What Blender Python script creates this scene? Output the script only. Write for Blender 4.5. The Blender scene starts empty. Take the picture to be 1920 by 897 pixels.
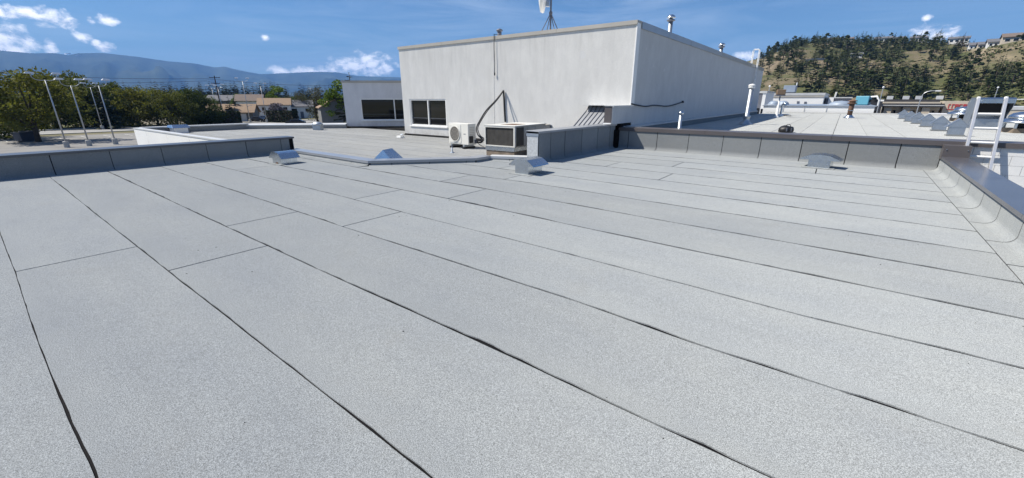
import bpy, bmesh, math, random
from mathutils import Vector, Matrix, noise as mnoise

sc = bpy.context.scene
C = sc.collection
PI = math.pi

# ------------------------------------------------------------------ camera
EYE = 1.55                      # eye height above the near roof
FPX, PCX, PCY, HORY = 783.0, 960.0, 448.5, 187.5
PITCH = math.atan((PCY - HORY) / FPX)
YAW = math.radians(37.18)
FWD = Vector((-math.sin(YAW) * math.cos(PITCH), math.cos(YAW) * math.cos(PITCH), -math.sin(PITCH)))
RGT = Vector((math.cos(YAW), math.sin(YAW), 0))
UPV = RGT.cross(FWD)
cam = bpy.data.cameras.new('camera')
cam.sensor_width = 36
cam.lens = 36 * FPX / 1920
cam.clip_start = 0.05
cam.clip_end = 60000
co = bpy.data.objects.new('camera', cam)
C.objects.link(co)
co.matrix_world = Matrix(((RGT.x, UPV.x, -FWD.x, 0), (RGT.y, UPV.y, -FWD.y, 0), (RGT.z, UPV.z, -FWD.z, EYE), (0, 0, 0, 1)))
sc.camera = co

# ------------------------------------------------------------------ sky, sun, exposure
SUN = Vector((0.66, 0.46, -1)).normalized()          # the way the light travels
SUN_EL = math.asin(-SUN.z)
SUN_ROT = math.atan2(-SUN.x, -SUN.y)


def ray(x, y):
    return RGT * ((x - PCX) / FPX) + UPV * ((PCY - y) / FPX) + FWD


def azel(x, y):
    d = ray(x, y).normalized()
    return math.atan2(d.x, d.y), math.asin(d.z)


world = bpy.data.worlds.new('World')
sc.world = world
world.use_nodes = True
wt = world.node_tree
wn, wl = wt.nodes, wt.links
bg = wn['Background']


def wmath(op, a, b=None, c=None, clamp=False):
    n = wn.new('ShaderNodeMath')
    n.operation = op
    n.use_clamp = clamp
    for i, v in enumerate((a, b, c)):
        if v is None:
            continue
        if isinstance(v, (int, float)):
            n.inputs[i].default_value = v
        else:
            wl.new(v, n.inputs[i])
    return n.outputs[0]


def build_sky():
    sky = wn.new('ShaderNodeTexSky')
    sky.sky_type = 'NISHITA'
    sky.sun_disc = False
    sky.sun_elevation = SUN_EL
    sky.sun_rotation = SUN_ROT % (2 * PI)
    sky.altitude = 400
    sky.air_density = 1.25
    sky.dust_density = 0.2
    sky.ozone_density = 3.0
    tc = wn.new('ShaderNodeTexCoord')
    sep = wn.new('ShaderNodeSeparateXYZ')
    wl.new(tc.outputs['Generated'], sep.inputs[0])
    az = wmath('ARCTAN2', sep.outputs[0], sep.outputs[1])
    el = wmath('ARCSINE', sep.outputs[2])
    cmb = wn.new('ShaderNodeCombineXYZ')
    wl.new(az, cmb.inputs[0]); wl.new(el, cmb.inputs[1])

    def noise(scale, detail, sx, sy, rough=0.6, dist=0.0, off=(0, 0)):
        mp = wn.new('ShaderNodeMapping')
        mp.inputs['Scale'].default_value = (sx, sy, 1)
        mp.inputs['Location'].default_value = (off[0] * sx, off[1] * sy, 0)
        wl.new(cmb.outputs[0], mp.inputs[0])
        n = wn.new('ShaderNodeTexNoise')
        n.inputs['Scale'].default_value = scale
        n.inputs['Detail'].default_value = detail
        n.inputs['Roughness'].default_value = rough
        n.inputs['Distortion'].default_value = dist
        wl.new(mp.outputs[0], n.inputs['Vector'])
        return n.outputs['Fac']
    n1 = noise(34, 5, 1, 1.5, 0.62, 0.3)
    # cumulus: (pixel x, y, radius x, radius y)
    blobs = [(20, 26, 34, 12), (52, 26, 32, 12), (92, 34, 34, 17), (125, 44, 24, 13), (16, 68, 38, 22), (52, 78, 24, 16), (152, 70, 18, 9),
             (200, 37, 19, 9), (94, 86, 12, 15), (20, 92, 40, 14), (198, 92, 15, 10), (497, 72, 8, 6), (170, 39, 8, 6), (180, 81, 9, 6),
             (655, 124, 40, 17), (692, 121, 40, 20), (628, 133, 42, 11), (720, 128, 30, 16), (520, 134, 24, 9), (566, 133, 26, 8), (590, 135, 30, 8),
             (700, 134, 50, 10), (1742, 58, 32, 11), (1788, 63, 15, 11), (1402, 107, 26, 9), (1740, 32, 10, 6), (1765, 66, 30, 8),
             (-90, 60, 60, 22), (-210, 40, 70, 26), (2010, 40, 40, 14), (2120, 66, 60, 20)]
    dens = None
    for (x, y, rx, ry) in blobs:
        a0, e0 = azel(x, y)
        a1, _ = azel(x + rx, y)
        _, e1 = azel(x, y - ry)
        v = wn.new('ShaderNodeVectorMath')
        v.operation = 'MULTIPLY_ADD'
        wl.new(cmb.outputs[0], v.inputs[0])
        ka, ke = 1 / abs(a1 - a0), 1 / abs(e1 - e0)
        v.inputs[1].default_value = (ka, ke, 0)
        v.inputs[2].default_value = (-a0 * ka, -e0 * ke, 0)
        d = wn.new('ShaderNodeVectorMath')
        d.operation = 'LENGTH'
        wl.new(v.outputs[0], d.inputs[0])
        d = d.outputs['Value']
        dens = d if dens is None else wmath('MINIMUM', dens, d)
    dens = wmath('MAXIMUM', wmath('SUBTRACT', 1.0, dens), -1.0)
    dd = wmath('ADD', dens, wmath('MULTIPLY', wmath('SUBTRACT', n1, 0.5), 3.4))
    cum = wmath('MULTIPLY', wmath('ADD', dd, 0.18), 1.0, clamp=True)
    # light tops, grey bellies: compare the billows with those a little higher up
    up = noise(34, 5, 1, 1.5, 0.62, 0.3, (0.004, 0.010))
    shade = wmath('ADD', wmath('MULTIPLY', wmath('SUBTRACT', n1, up), 3.4), 0.72, clamp=True)
    ramp = wn.new('ShaderNodeMixRGB')
    ramp.inputs[1].default_value = (0.42, 0.50, 0.62, 1)
    ramp.inputs[2].default_value = (1.25, 1.23, 1.20, 1)
    wl.new(shade, ramp.inputs[0])
    # thin high streaks all over the sky
    c1 = noise(6.0, 5, 0.45, 3.4, 0.66, 1.0)
    c2 = noise(2.2, 2, 1.0, 1.6, 0.5, 0.2)
    cir = wmath('MULTIPLY', wmath('SUBTRACT', c1, 0.40), 2.2, clamp=True)
    cir = wmath('MULTIPLY', cir, wmath('MULTIPLY', wmath('SUBTRACT', c2, 0.30), 2.4, clamp=True))
    cir = wmath('MULTIPLY', cir, 0.60)
    st = wn.new('ShaderNodeMixRGB')
    st.blend_type = 'MULTIPLY'
    st.inputs[0].default_value = 1
    wl.new(sky.outputs[0], st.inputs[1])
    st.inputs[2].default_value = (SKY * 0.78, SKY * 1.06, SKY * 1.40, 1)
    m1 = wn.new('ShaderNodeMixRGB')
    wl.new(cir, m1.inputs[0]); wl.new(st.outputs[0], m1.inputs[1])
    m1.inputs[2].default_value = (0.54, 0.63, 0.75, 1)
    m2 = wn.new('ShaderNodeMixRGB')
    wl.new(wmath('MULTIPLY', cum, 0.96), m2.inputs[0]); wl.new(m1.outputs[0], m2.inputs[1]); wl.new(ramp.outputs[0], m2.inputs[2])
    wl.new(m2.outputs[0], bg.inputs[0])
    bg.inputs[1].default_value = 1.0
    world.cycles.sampling_method = 'MANUAL'
    world.cycles.sample_map_resolution = 512


SKY = 0.046
HAZE = 8.5e-5
build_sky()
sl = bpy.data.lights.new('sun', 'SUN')
sl.energy = 5.0
sl.angle = math.radians(0.5)
sl.color = (1.0, 0.94, 0.84)
so = bpy.data.objects.new('sun', sl)
C.objects.link(so)
so.rotation_euler = SUN.to_track_quat('-Z', 'Y').to_euler()
so.location = (-20, -14, 30)
sc.view_settings.view_transform = 'Standard'
sc.view_settings.look = 'None'
sc.view_settings.exposure = 0.62
sc.view_settings.gamma = 1.0
sc.view_settings.use_curve_mapping = False
sc.render.engine = 'CYCLES'
sc.cycles.volume_bounces = 0
sc.cycles.max_bounces = 6
sc.cycles.transparent_max_bounces = 8

# ------------------------------------------------------------------ helpers
rng = random.Random(7)
GZ = -4.4                       # street level
WZ = -0.18                      # roof of the left wing
RZ = 0.40                       # roof on the right


def at(px, py, z):
    d = ray(px, py)
    return Vector((0, 0, EYE)) + d * ((z - EYE) / d.z)


def atr(px, py, r):
    """point seen at a pixel, at horizontal distance r"""
    d = ray(px, py)
    return Vector((0, 0, EYE)) + d * (r / math.hypot(d.x, d.y))


def polar(px, r, z):
    d = ray(px, HORY)
    k = r / math.hypot(d.x, d.y)
    return Vector((d.x * k, d.y * k, z))


class MB:
    def __init__(s):
        s.v, s.f = [], []

    def add(s, vs, fs):
        o = len(s.v)
        s.v += [tuple(p) for p in vs]
        s.f += [tuple(i + o for i in f) for f in fs]
        return s

    def box(s, x0, x1, y0, y1, z0, z1, M=None):
        p = [Vector(q) for q in ((x0, y0, z0), (x1, y0, z0), (x1, y1, z0), (x0, y1, z0), (x0, y0, z1), (x1, y0, z1), (x1, y1, z1), (x0, y1, z1))]
        if M is not None:
            p = [M @ q for q in p]
        return s.add(p, [(0, 3, 2, 1), (4, 5, 6, 7), (0, 1, 5, 4), (1, 2, 6, 5), (2, 3, 7, 6), (3, 0, 4, 7)])

    def prism(s, poly, z0, z1):
        n = len(poly)
        a = sum(poly[i][0] * poly[(i + 1) % n][1] - poly[(i + 1) % n][0] * poly[i][1] for i in range(n))
        if a < 0:
            poly = poly[::-1]
        vs = [(p[0], p[1], z0) for p in poly] + [(p[0], p[1], z1) for p in poly]
        fs = [tuple(range(n))[::-1], tuple(range(n, 2 * n))]
        fs += [(i, (i + 1) % n, n + (i + 1) % n, n + i) for i in range(n)]
        return s.add(vs, fs)

    def sweep(s, prof, a, b, up=Vector((0, 0, 1)), out=None, close=True):
        """profile [(d, z)] extruded from a to b; d is measured along out"""
        a, b = Vector(a), Vector(b)
        n = len(prof)
        vs = [a + out * d + up * z for d, z in prof] + [b + out * d + up * z for d, z in prof]
        fs = [(i, (i + 1) % n, n + (i + 1) % n, n + i) for i in range(n if close else n - 1)]
        if close:
            fs += [tuple(range(n))[::-1], tuple(range(n, 2 * n))]
        return s.add(vs, fs)

    def tube(s, pts, r, n=8, r2=None, cap=True):
        pts = [Vector(p) for p in pts]
        m = len(pts)
        rs = r if isinstance(r, (list, tuple)) else [r + ((r2 if r2 is not None else r) - r) * i / max(1, m - 1) for i in range(m)]
        rings = []
        for i, p in enumerate(pts):
            t = (pts[min(m - 1, i + 1)] - pts[max(0, i - 1)]).normalized()
            ref = Vector((0, 0, 1)) if abs(t.z) < 0.9 else Vector((1, 0, 0))
            u = t.cross(ref).normalized(); w = t.cross(u)
            rings.append([p + (u * math.cos(2 * PI * k / n) + w * math.sin(2 * PI * k / n)) * rs[i] for k in range(n)])
        vs = [q for rg in rings for q in rg]
        fs = [(i * n + k, i * n + (k + 1) % n, (i + 1) * n + (k + 1) % n, (i + 1) * n + k) for i in range(m - 1) for k in range(n)]
        if cap:
            fs += [tuple(range(n))[::-1], tuple(range((m - 1) * n, m * n))]
        return s.add(vs, fs)

    def lathe(s, prof, c=(0, 0, 0), n=16):
        c = Vector(c)
        vs = [c + Vector((r * math.cos(2 * PI * k / n), r * math.sin(2 * PI * k / n), z)) for r, z in prof for k in range(n)]
        m = len(prof)
        fs = [(i * n + k, i * n + (k + 1) % n, (i + 1) * n + (k + 1) % n, (i + 1) * n + k) for i in range(m - 1) for k in range(n)]
        fs += [tuple(range(n))[::-1], tuple(range((m - 1) * n, m * n))]
        return s.add(vs, fs)

    def quad(s, a, b, c, d):
        return s.add([a, b, c, d], [(0, 1, 2, 3)])

    def mesh(s, name, mat, smooth=False):
        me = bpy.data.meshes.new(name)
        me.from_pydata(s.v, [], s.f)
        if mat:
            me.materials.append(mat)
        if smooth:
            for p in me.polygons:
                p.use_smooth = True
        me.update()
        return me

    def build(s, name, mat, parent=None, smooth=False, bevel=0.0, fix=True):
        me = s.mesh(name, mat, smooth)
        if fix:
            bm = bmesh.new(); bm.from_mesh(me)
            bmesh.ops.recalc_face_normals(bm, faces=bm.faces)
            if bevel:
                bmesh.ops.remove_doubles(bm, verts=bm.verts, dist=1e-5)
                bmesh.ops.bevel(bm, geom=[e for e in bm.edges if len(e.link_faces) == 2 and e.calc_face_angle(0) > 0.5], offset=bevel, segments=2, affect='EDGES', profile=0.5)
            bm.to_mesh(me); bm.free()
        return link(name, me, parent)


def link(name, me, parent=None):
    o = bpy.data.objects.new(name, me)
    C.objects.link(o)
    if parent:
        o.parent = parent
    return o


def tag(o, label, cat, group=None):
    o['label'] = label
    o['category'] = cat
    if group:
        o['group'] = group
    return o


def thing(name, label, cat, loc=(0, 0, 0), rz=0.0, group=None):
    o = bpy.data.objects.new(name, None)
    o.empty_display_size = 0.2
    C.objects.link(o)
    o.location = loc
    o.rotation_euler = (0, 0, rz)
    return tag(o, label, cat, group)


def kind(o, k):
    o['kind'] = k
    return o


def copy_tree(o, parent=None):
    c = o.copy()
    C.objects.link(c)
    if parent:
        c.parent = parent
    for ch in list(o.children):
        copy_tree(ch, c)
    return c


def rotz(a):
    return Matrix.Rotation(a, 4, 'Z')


# ------------------------------------------------------------------ materials
class NT:
    def __init__(s, name):
        s.m = bpy.data.materials.new(name)
        s.m.use_nodes = True
        s.n, s.l = s.m.node_tree.nodes, s.m.node_tree.links
        s.p = s.n['Principled BSDF']

    def noise(s, scale, detail=3, rough=0.55, stretch=None, vec=None, dist=0.0):
        if vec is None:
            vec = s.pos()
        if stretch:
            mp = s.n.new('ShaderNodeMapping')
            mp.inputs['Scale'].default_value = stretch
            s.l.new(vec, mp.inputs[0])
            vec = mp.outputs[0]
        t = s.n.new('ShaderNodeTexNoise')
        t.inputs['Scale'].default_value = scale
        t.inputs['Detail'].default_value = detail
        t.inputs['Roughness'].default_value = rough
        t.inputs['Distortion'].default_value = dist
        s.l.new(vec, t.inputs['Vector'])
        return t.outputs['Fac']

    def pos(s):
        if not hasattr(s, '_pos'):
            s._pos = s.n.new('ShaderNodeNewGeometry').outputs['Position']
        return s._pos

    def rand(s):
        return s.n.new('ShaderNodeObjectInfo').outputs['Random']

    def ramp(s, fac, stops):
        r = s.n.new('ShaderNodeValToRGB')
        e = r.color_ramp.elements
        while len(e) < len(stops):
            e.new(0.5)
        for i, (p, c) in enumerate(stops):
            e[i].position = p
            e[i].color = (*c, 1) if not isinstance(c, (int, float)) else (c, c, c, 1)
        s.l.new(fac, r.inputs[0])
        return r.outputs[0]

    def math(s, op, a, b=0.0, clamp=False):
        n = s.n.new('ShaderNodeMath')
        n.operation = op
        n.use_clamp = clamp
        for i, v in enumerate((a, b)):
            if isinstance(v, (int, float)):
                n.inputs[i].default_value = v
            else:
                s.l.new(v, n.inputs[i])
        return n.outputs[0]

    def mix(s, fac, a, b, mode='MIX'):
        n = s.n.new('ShaderNodeMixRGB')
        n.blend_type = mode
        for i, v in enumerate((fac, a, b)):
            if isinstance(v, (int, float)):
                n.inputs[i].default_value = v if i == 0 else (v, v, v, 1)
            elif isinstance(v, tuple):
                n.inputs[i].default_value = (*v, 1)
            else:
                s.l.new(v, n.inputs[i])
        return n.outputs[0]

    def set(s, col=None, rough=0.7, metal=0.0, spec=0.5, diffrough=0.0):
        if col is not None:
            if isinstance(col, tuple):
                s.p.inputs['Base Color'].default_value = (*col, 1)
            else:
                s.l.new(col, s.p.inputs['Base Color'])
        if isinstance(rough, (int, float)):
            s.p.inputs['Roughness'].default_value = rough
        else:
            s.l.new(rough, s.p.inputs['Roughness'])
        s.p.inputs['Metallic'].default_value = metal
        s.p.inputs['Specular IOR Level'].default_value = spec
        s.p.inputs['Diffuse Roughness'].default_value = diffrough
        return s

    def bump(s, h, strength=0.3, dist=0.01):
        b = s.n.new('ShaderNodeBump')
        b.inputs['Strength'].default_value = strength
        b.inputs['Distance'].default_value = dist
        s.l.new(h, b.inputs['Height'])
        s.l.new(b.outputs[0], s.p.inputs['Normal'])
        return s


def mul(c, k):
    return tuple(x * k for x in c)


def simple(name, col, rough=0.7, metal=0.0, var=0.15, scale=3.0, spec=0.5, bump=0.0, bscale=40.0):
    t = NT(name)
    f = t.noise(scale, 4)
    f2 = t.noise(scale * 9, 3)
    c = t.mix(t.ramp(f, [(0.3, 0.0), (0.7, 1.0)]), mul(col, 1 - var), mul(col, 1 + var * 0.7))
    c = t.mix(t.math('MULTIPLY', f2, var * 1.2), c, mul(col, 0.6))
    t.set(c, rough, metal, spec)
    if bump:
        t.bump(t.noise(bscale, 4), bump, 0.01)
    return t.m


def membrane_mat(name, base, tint=0.09, soil=0.22):
    t = NT(name)
    g = t.noise(210, 2, 0.65)
    g2 = t.noise(430, 1, 0.5)
    gr = t.math('ADD', t.math('MULTIPLY', g, 0.65), t.math('MULTIPLY', g2, 0.35))
    c = t.ramp(gr, [(0.36, mul(base, 0.36)), (0.45, mul(base, 0.82)), (0.54, mul(base, 1.10)), (0.64, mul(base, 1.72))])
    big = t.noise(0.55, 5, 0.6, (1.0, 2.2, 1.0))
    c = t.mix(t.ramp(big, [(0.35, 0.0), (0.70, 1.0)]), c, t.mix(1.0, c, (0.87, 0.885, 0.92), 'MULTIPLY'))
    st = t.noise(3.2, 4, 0.55, (0.25, 1.6, 1.0))
    c = t.mix(t.math('MULTIPLY', t.ramp(st, [(0.50, 0.0), (0.75, 1.0)]), 0.16), c, mul(base, 0.72))
    dirt = t.noise(1.1, 6, 0.68, None, None, 0.6)
    c = t.mix(t.math('MULTIPLY', t.ramp(dirt, [(0.58, 0.0), (0.78, 1.0)]), soil), c, (0.25, 0.235, 0.20))
    r = t.rand()
    c = t.mix(1.0, c, t.mix(r, (1 - tint,) * 3, (1 + tint * 0.4,) * 3), 'MULTIPLY')
    t.set(c, 0.9, 0.0, 0.25, 0.45)
    t.bump(gr, 0.28, 0.004)
    return t.m


def metal_mat(name, col, rough=0.3, metal=1.0, spangle=0.12):
    t = NT(name)
    v = t.n.new('ShaderNodeTexVoronoi')
    v.inputs['Scale'].default_value = 55
    t.l.new(t.pos(), v.inputs['Vector'])
    c = t.mix(v.outputs['Color'], mul(col, 1 - spangle), mul(col, 1 + spangle * 0.5))
    n = t.noise(4, 5, 0.65)
    c = t.mix(t.math('MULTIPLY', t.ramp(n, [(0.45, 0.0), (0.75, 1.0)]), 0.45), c, mul(col, 0.62))
    t.set(c, t.math('ADD', t.math('MULTIPLY', n, 0.25), rough - 0.1), metal)
    t.bump(t.noise(2.2, 2), 0.12, 0.03)
    return t.m


def stucco_mat(name, col, streak=0.14):
    t = NT(name)
    s1 = t.noise(2.2, 6, 0.66, (1.3, 1.3, 0.5))
    s2 = t.noise(1.1, 5, 0.6)
    c = t.mix(t.ramp(s1, [(0.32, 0.0), (0.70, 1.0)]), mul(col, 1 - streak), mul(col, 1.04))
    c = t.mix(t.math('MULTIPLY', t.ramp(s2, [(0.42, 0.0), (0.72, 1.0)]), 0.30), c, mul(col, 0.80))
    p = t.noise(1.7, 2, 0.5, None, None, 0.4)
    c = t.mix(t.math('MULTIPLY', t.ramp(p, [(0.735, 0.0), (0.75, 1.0)]), 0.5), c, (0.80, 0.80, 0.79))
    f = t.noise(26, 6, 0.7)
    c = t.mix(t.math('MULTIPLY', t.ramp(f, [(0.35, 0.0), (0.7, 1.0)]), 0.30), c, mul(col, 0.6))
    # rain runs below the roof trim and splash dirt at the foot
    sp = t.n.new('ShaderNodeSeparateXYZ')
    t.l.new(t.pos(), sp.inputs[0])
    run = t.math('MULTIPLY', t.ramp(t.noise(3.0, 4, 0.7, (2.2, 2.2, 0.10)), [(0.50, 0.0), (0.72, 1.0)]), t.math('MULTIPLY', t.math('SUBTRACT', sp.outputs[2], 1.6), 0.45, True))
    c = t.mix(t.math('MULTIPLY', run, 0.18), c, (0.40, 0.39, 0.36))
    foot = t.math('MULTIPLY', t.ramp(t.noise(2.4, 5, 0.7), [(0.40, 0.0), (0.66, 1.0)]), t.math('MULTIPLY', t.math('SUBTRACT', 0.45, sp.outputs[2]), 2.0, True))
    c = t.mix(t.math('MULTIPLY', foot, 0.40), c, (0.36, 0.33, 0.28))
    t.set(c, 0.92, 0, 0.2, 0.8)
    t.bump(t.math('ADD', f, t.math('MULTIPLY', t.noise(6, 4, 0.6, (1.2, 1.2, 0.8)), 0.8)), 0.26, 0.018)
    return t.m


def leaf_mat(name, dark, light, trans=0.25, scale=0.35):
    t = NT(name)
    n = t.noise(scale, 4, 0.6)
    n2 = t.noise(scale * 7, 2)
    f = t.math('ADD', t.math('MULTIPLY', n, 0.6), t.math('MULTIPLY', n2, 0.4))
    c = t.ramp(f, [(0.36, dark), (0.62, light)])
    r = t.rand()
    c = t.mix(1.0, c, t.mix(r, (0.72, 0.78, 0.75), (1.25, 1.15, 1.0)), 'MULTIPLY')
    t.set(c, 0.75, 0, 0.2)
    tr = t.n.new('ShaderNodeBsdfTranslucent')
    t.l.new(t.mix(1.0, c, (1.0, 1.05, 0.5), 'MULTIPLY'), tr.inputs[0])
    mx = t.n.new('ShaderNodeMixShader')
    mx.inputs[0].default_value = trans
    t.l.new(t.p.outputs[0], mx.inputs[1]); t.l.new(tr.outputs[0], mx.inputs[2])
    t.l.new(mx.outputs[0], t.n['Material Output'].inputs[0])
    return t.m


M = {}
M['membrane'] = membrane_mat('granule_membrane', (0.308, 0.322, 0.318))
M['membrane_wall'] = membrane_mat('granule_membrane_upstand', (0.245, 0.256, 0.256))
M['membrane_wing'] = membrane_mat('granule_membrane_weathered', (0.35, 0.352, 0.335), 0.14, 0.55)
M['membrane_right'] = membrane_mat('granule_membrane_pale', (0.40, 0.405, 0.385), 0.06)
M['bitumen'] = simple('bitumen', (0.009, 0.009, 0.010), 0.85, 0, 0.3, 30, spec=0.12, bump=0.3, bscale=120)
M['galv'] = metal_mat('galvanised_steel', (0.60, 0.64, 0.68), 0.24)
M['galv_dull'] = metal_mat('dull_galvanised_steel', (0.46, 0.50, 0.54), 0.48)
M['cap_brown'] = simple('brown_cap_flashing', (0.095, 0.085, 0.085), 0.38, 0, 0.12, 1.5)
M['cap_slate'] = simple('slate_cap_flashing', (0.13, 0.13, 0.145), 0.22, 0.35, 0.12, 1.3)
M['cap_charcoal'] = simple('charcoal_cap_flashing', (0.085, 0.09, 0.10), 0.32, 0.1, 0.10, 1.2)
M['cap_ribbed'] = simple('grey_ribbed_metal', (0.29, 0.30, 0.315), 0.5, 0.1, 0.10, 1.2)
M['cap_grey'] = simple('grey_cap_flashing', (0.33, 0.35, 0.38), 0.30, 0.35, 0.10, 1.2)
M['cap_light'] = simple('pale_cap_flashing', (0.52, 0.53, 0.53), 0.42, 0.0, 0.10, 1.5)
M['cap_beige'] = simple('beige_cap_flashing', (0.40, 0.38, 0.34), 0.5, 0, 0.12, 0.8)
M['stucco'] = stucco_mat('white_stucco', (0.84, 0.825, 0.785), 0.10)
M['stucco_shaded'] = stucco_mat('shade_darkened_stucco', (0.60, 0.605, 0.60), 0.08)  # darker copy of the white stucco; the side wall's shade is in its colour
M['stucco_grey'] = stucco_mat('pale_grey_stucco', (0.74, 0.74, 0.75), 0.08)
M['white_paint'] = simple('white_paint', (0.78, 0.78, 0.76), 0.45, 0, 0.06, 1.0)
M['white_panel'] = simple('white_wall_panel', (0.80, 0.80, 0.78), 0.5, 0, 0.04, 0.7)
M['block_white'] = simple('white_block_paint', (0.72, 0.72, 0.71), 0.7, 0, 0.07, 2.0, bump=0.4, bscale=60)
M['mortar'] = simple('mortar', (0.42, 0.42, 0.41), 0.9, 0, 0.1, 8)
M['glass'] = simple('dark_window_glass', (0.012, 0.013, 0.015), 0.04, 0, 0.1, 1, spec=0.6)
M['dark'] = simple('dark_interior', (0.015, 0.015, 0.016), 0.8, 0, 0.2, 4)
M['frame_white'] = simple('white_window_frame', (0.74, 0.74, 0.72), 0.4, 0, 0.05, 2)
M['ac_white'] = simple('cream_enamel', (0.66, 0.65, 0.60), 0.4, 0, 0.06, 2.5)
M['ac_beige'] = simple('beige_enamel', (0.42, 0.39, 0.34), 0.5, 0, 0.12, 4)
M['coil'] = simple('dusty_coil_fins', (0.07, 0.066, 0.06), 0.75, 0.2, 0.3, 6, bump=0.6, bscale=140)
M['rubber'] = simple('black_rubber', (0.012, 0.012, 0.014), 0.5, 0, 0.2, 6)
M['rust'] = simple('rusty_iron', (0.17, 0.10, 0.065), 0.85, 0.2, 0.4, 5)
M['lichen'] = simple('stained_plywood', (0.25, 0.20, 0.15), 0.9, 0, 0.4, 4)
M['alu'] = metal_mat('aluminium', (0.62, 0.62, 0.63), 0.42, 0.6, 0.06)
M['lath'] = simple('pale_mesh_panel', (0.50, 0.52, 0.53), 0.6, 0.2, 0.25, 18)
M['asphalt'] = simple('worn_asphalt', (0.20, 0.195, 0.185), 0.9, 0, 0.18, 0.25, bump=0.2, bscale=20)
M['road'] = simple('road_asphalt', (0.26, 0.255, 0.245), 0.9, 0, 0.10, 0.3)
M['concrete'] = simple('concrete', (0.42, 0.41, 0.38), 0.85, 0, 0.12, 0.8)
M['paint_line'] = simple('lot_paint', (0.6, 0.6, 0.55), 0.7, 0, 0.2, 2)
M['bark'] = simple('bark', (0.06, 0.048, 0.038), 0.95, 0, 0.3, 3, bump=0.6, bscale=12)
M['wood_pole'] = simple('creosote_pole', (0.055, 0.042, 0.033), 0.9, 0, 0.3, 2)
M['pole_grey'] = simple('grey_lamp_pole', (0.42, 0.44, 0.46), 0.4, 0.5, 0.08, 0.6)
M['wire'] = simple('black_wire', (0.02, 0.02, 0.022), 0.7, 0, 0.1, 1)
M['leaf_dark'] = leaf_mat('dark_broadleaf', (0.030, 0.042, 0.014), (0.11, 0.135, 0.036), 0.33)
M['leaf_olive'] = leaf_mat('olive_broadleaf', (0.045, 0.054, 0.016), (0.16, 0.17, 0.046), 0.38)
M['leaf_bright'] = leaf_mat('bright_spring_leaf', (0.06, 0.10, 0.015), (0.15, 0.22, 0.035), 0.3)
M['leaf_lilac'] = leaf_mat('lilac_blossom', (0.06, 0.055, 0.06), (0.30, 0.24, 0.36), 0.2, 1.2)
M['leaf_bare'] = leaf_mat('sparse_brown_leaf', (0.05, 0.045, 0.025), (0.11, 0.11, 0.05), 0.15)
M['needle'] = leaf_mat('pine_needle', (0.030, 0.042, 0.018), (0.085, 0.105, 0.040), 0.12)
M['needle_dark'] = leaf_mat('dark_spruce_needle', (0.010, 0.017, 0.012), (0.030, 0.042, 0.024), 0.08)
M['needle_brown'] = leaf_mat('browned_pine_needle', (0.06, 0.035, 0.025), (0.13, 0.075, 0.05), 0.10)
M['hedge'] = leaf_mat('clipped_hedge', (0.010, 0.016, 0.008), (0.035, 0.05, 0.018), 0.10)
M['sage'] = leaf_mat('sage_brush', (0.06, 0.075, 0.03), (0.14, 0.15, 0.075), 0.10)
M['roof_tan'] = simple('tan_shingle', (0.25, 0.175, 0.115), 0.9, 0, 0.12, 1.5)
M['roof_grey'] = simple('grey_shingle', (0.13, 0.13, 0.14), 0.9, 0, 0.15, 1.5)
M['roof_brown'] = simple('brown_shingle', (0.16, 0.125, 0.105), 0.9, 0, 0.15, 1.5)
M['house_white'] = simple('white_siding', (0.70, 0.69, 0.66), 0.7, 0, 0.06, 1)
M['house_grey_shaded'] = simple('shade_darkened_grey_siding', (0.17, 0.17, 0.165), 0.8, 0, 0.08, 1)  # grey siding darkened so the gabled house's shade is in the colour
M['house_tan'] = simple('tan_siding', (0.50, 0.44, 0.35), 0.8, 0, 0.08, 1)
M['sign_red'] = simple('red_sign_paint', (0.42, 0.045, 0.05), 0.5, 0, 0.1, 1)
M['tank_blue'] = simple('turquoise_enamel', (0.10, 0.32, 0.42), 0.5, 0, 0.08, 1)
M['steel_blue'] = simple('pale_blue_steel', (0.26, 0.31, 0.38), 0.5, 0.1, 0.08, 1)
M['slate'] = simple('slate_grey_cladding', (0.13, 0.14, 0.17), 0.6, 0.1, 0.12, 1)
M['canopy_dark'] = simple('charcoal_canopy', (0.04, 0.04, 0.045), 0.5, 0.1, 0.15, 1)
M['car_dark'] = simple('dark_car_paint', (0.02, 0.022, 0.028), 0.2, 0.3, 0.05, 1)
M['car_white'] = simple('white_car_paint', (0.7, 0.7, 0.7), 0.25, 0, 0.05, 1)
M['tyre'] = simple('tyre_rubber', (0.015, 0.015, 0.015), 0.8, 0, 0.1, 5)
M['rim'] = metal_mat('wheel_rim', (0.6, 0.6, 0.6), 0.35, 0.9)
M['dumpster'] = simple('dark_blue_bin', (0.025, 0.035, 0.06), 0.6, 0, 0.2, 1.5)
M['radome'] = simple('white_radome', (0.80, 0.80, 0.78), 0.4, 0, 0.04, 1)
M['brass'] = simple('brown_enamel', (0.20, 0.14, 0.09), 0.5, 0, 0.15, 2)
M['lens'] = simple('lamp_lens', (0.75, 0.76, 0.78), 0.2, 0, 0.05, 2)


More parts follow.
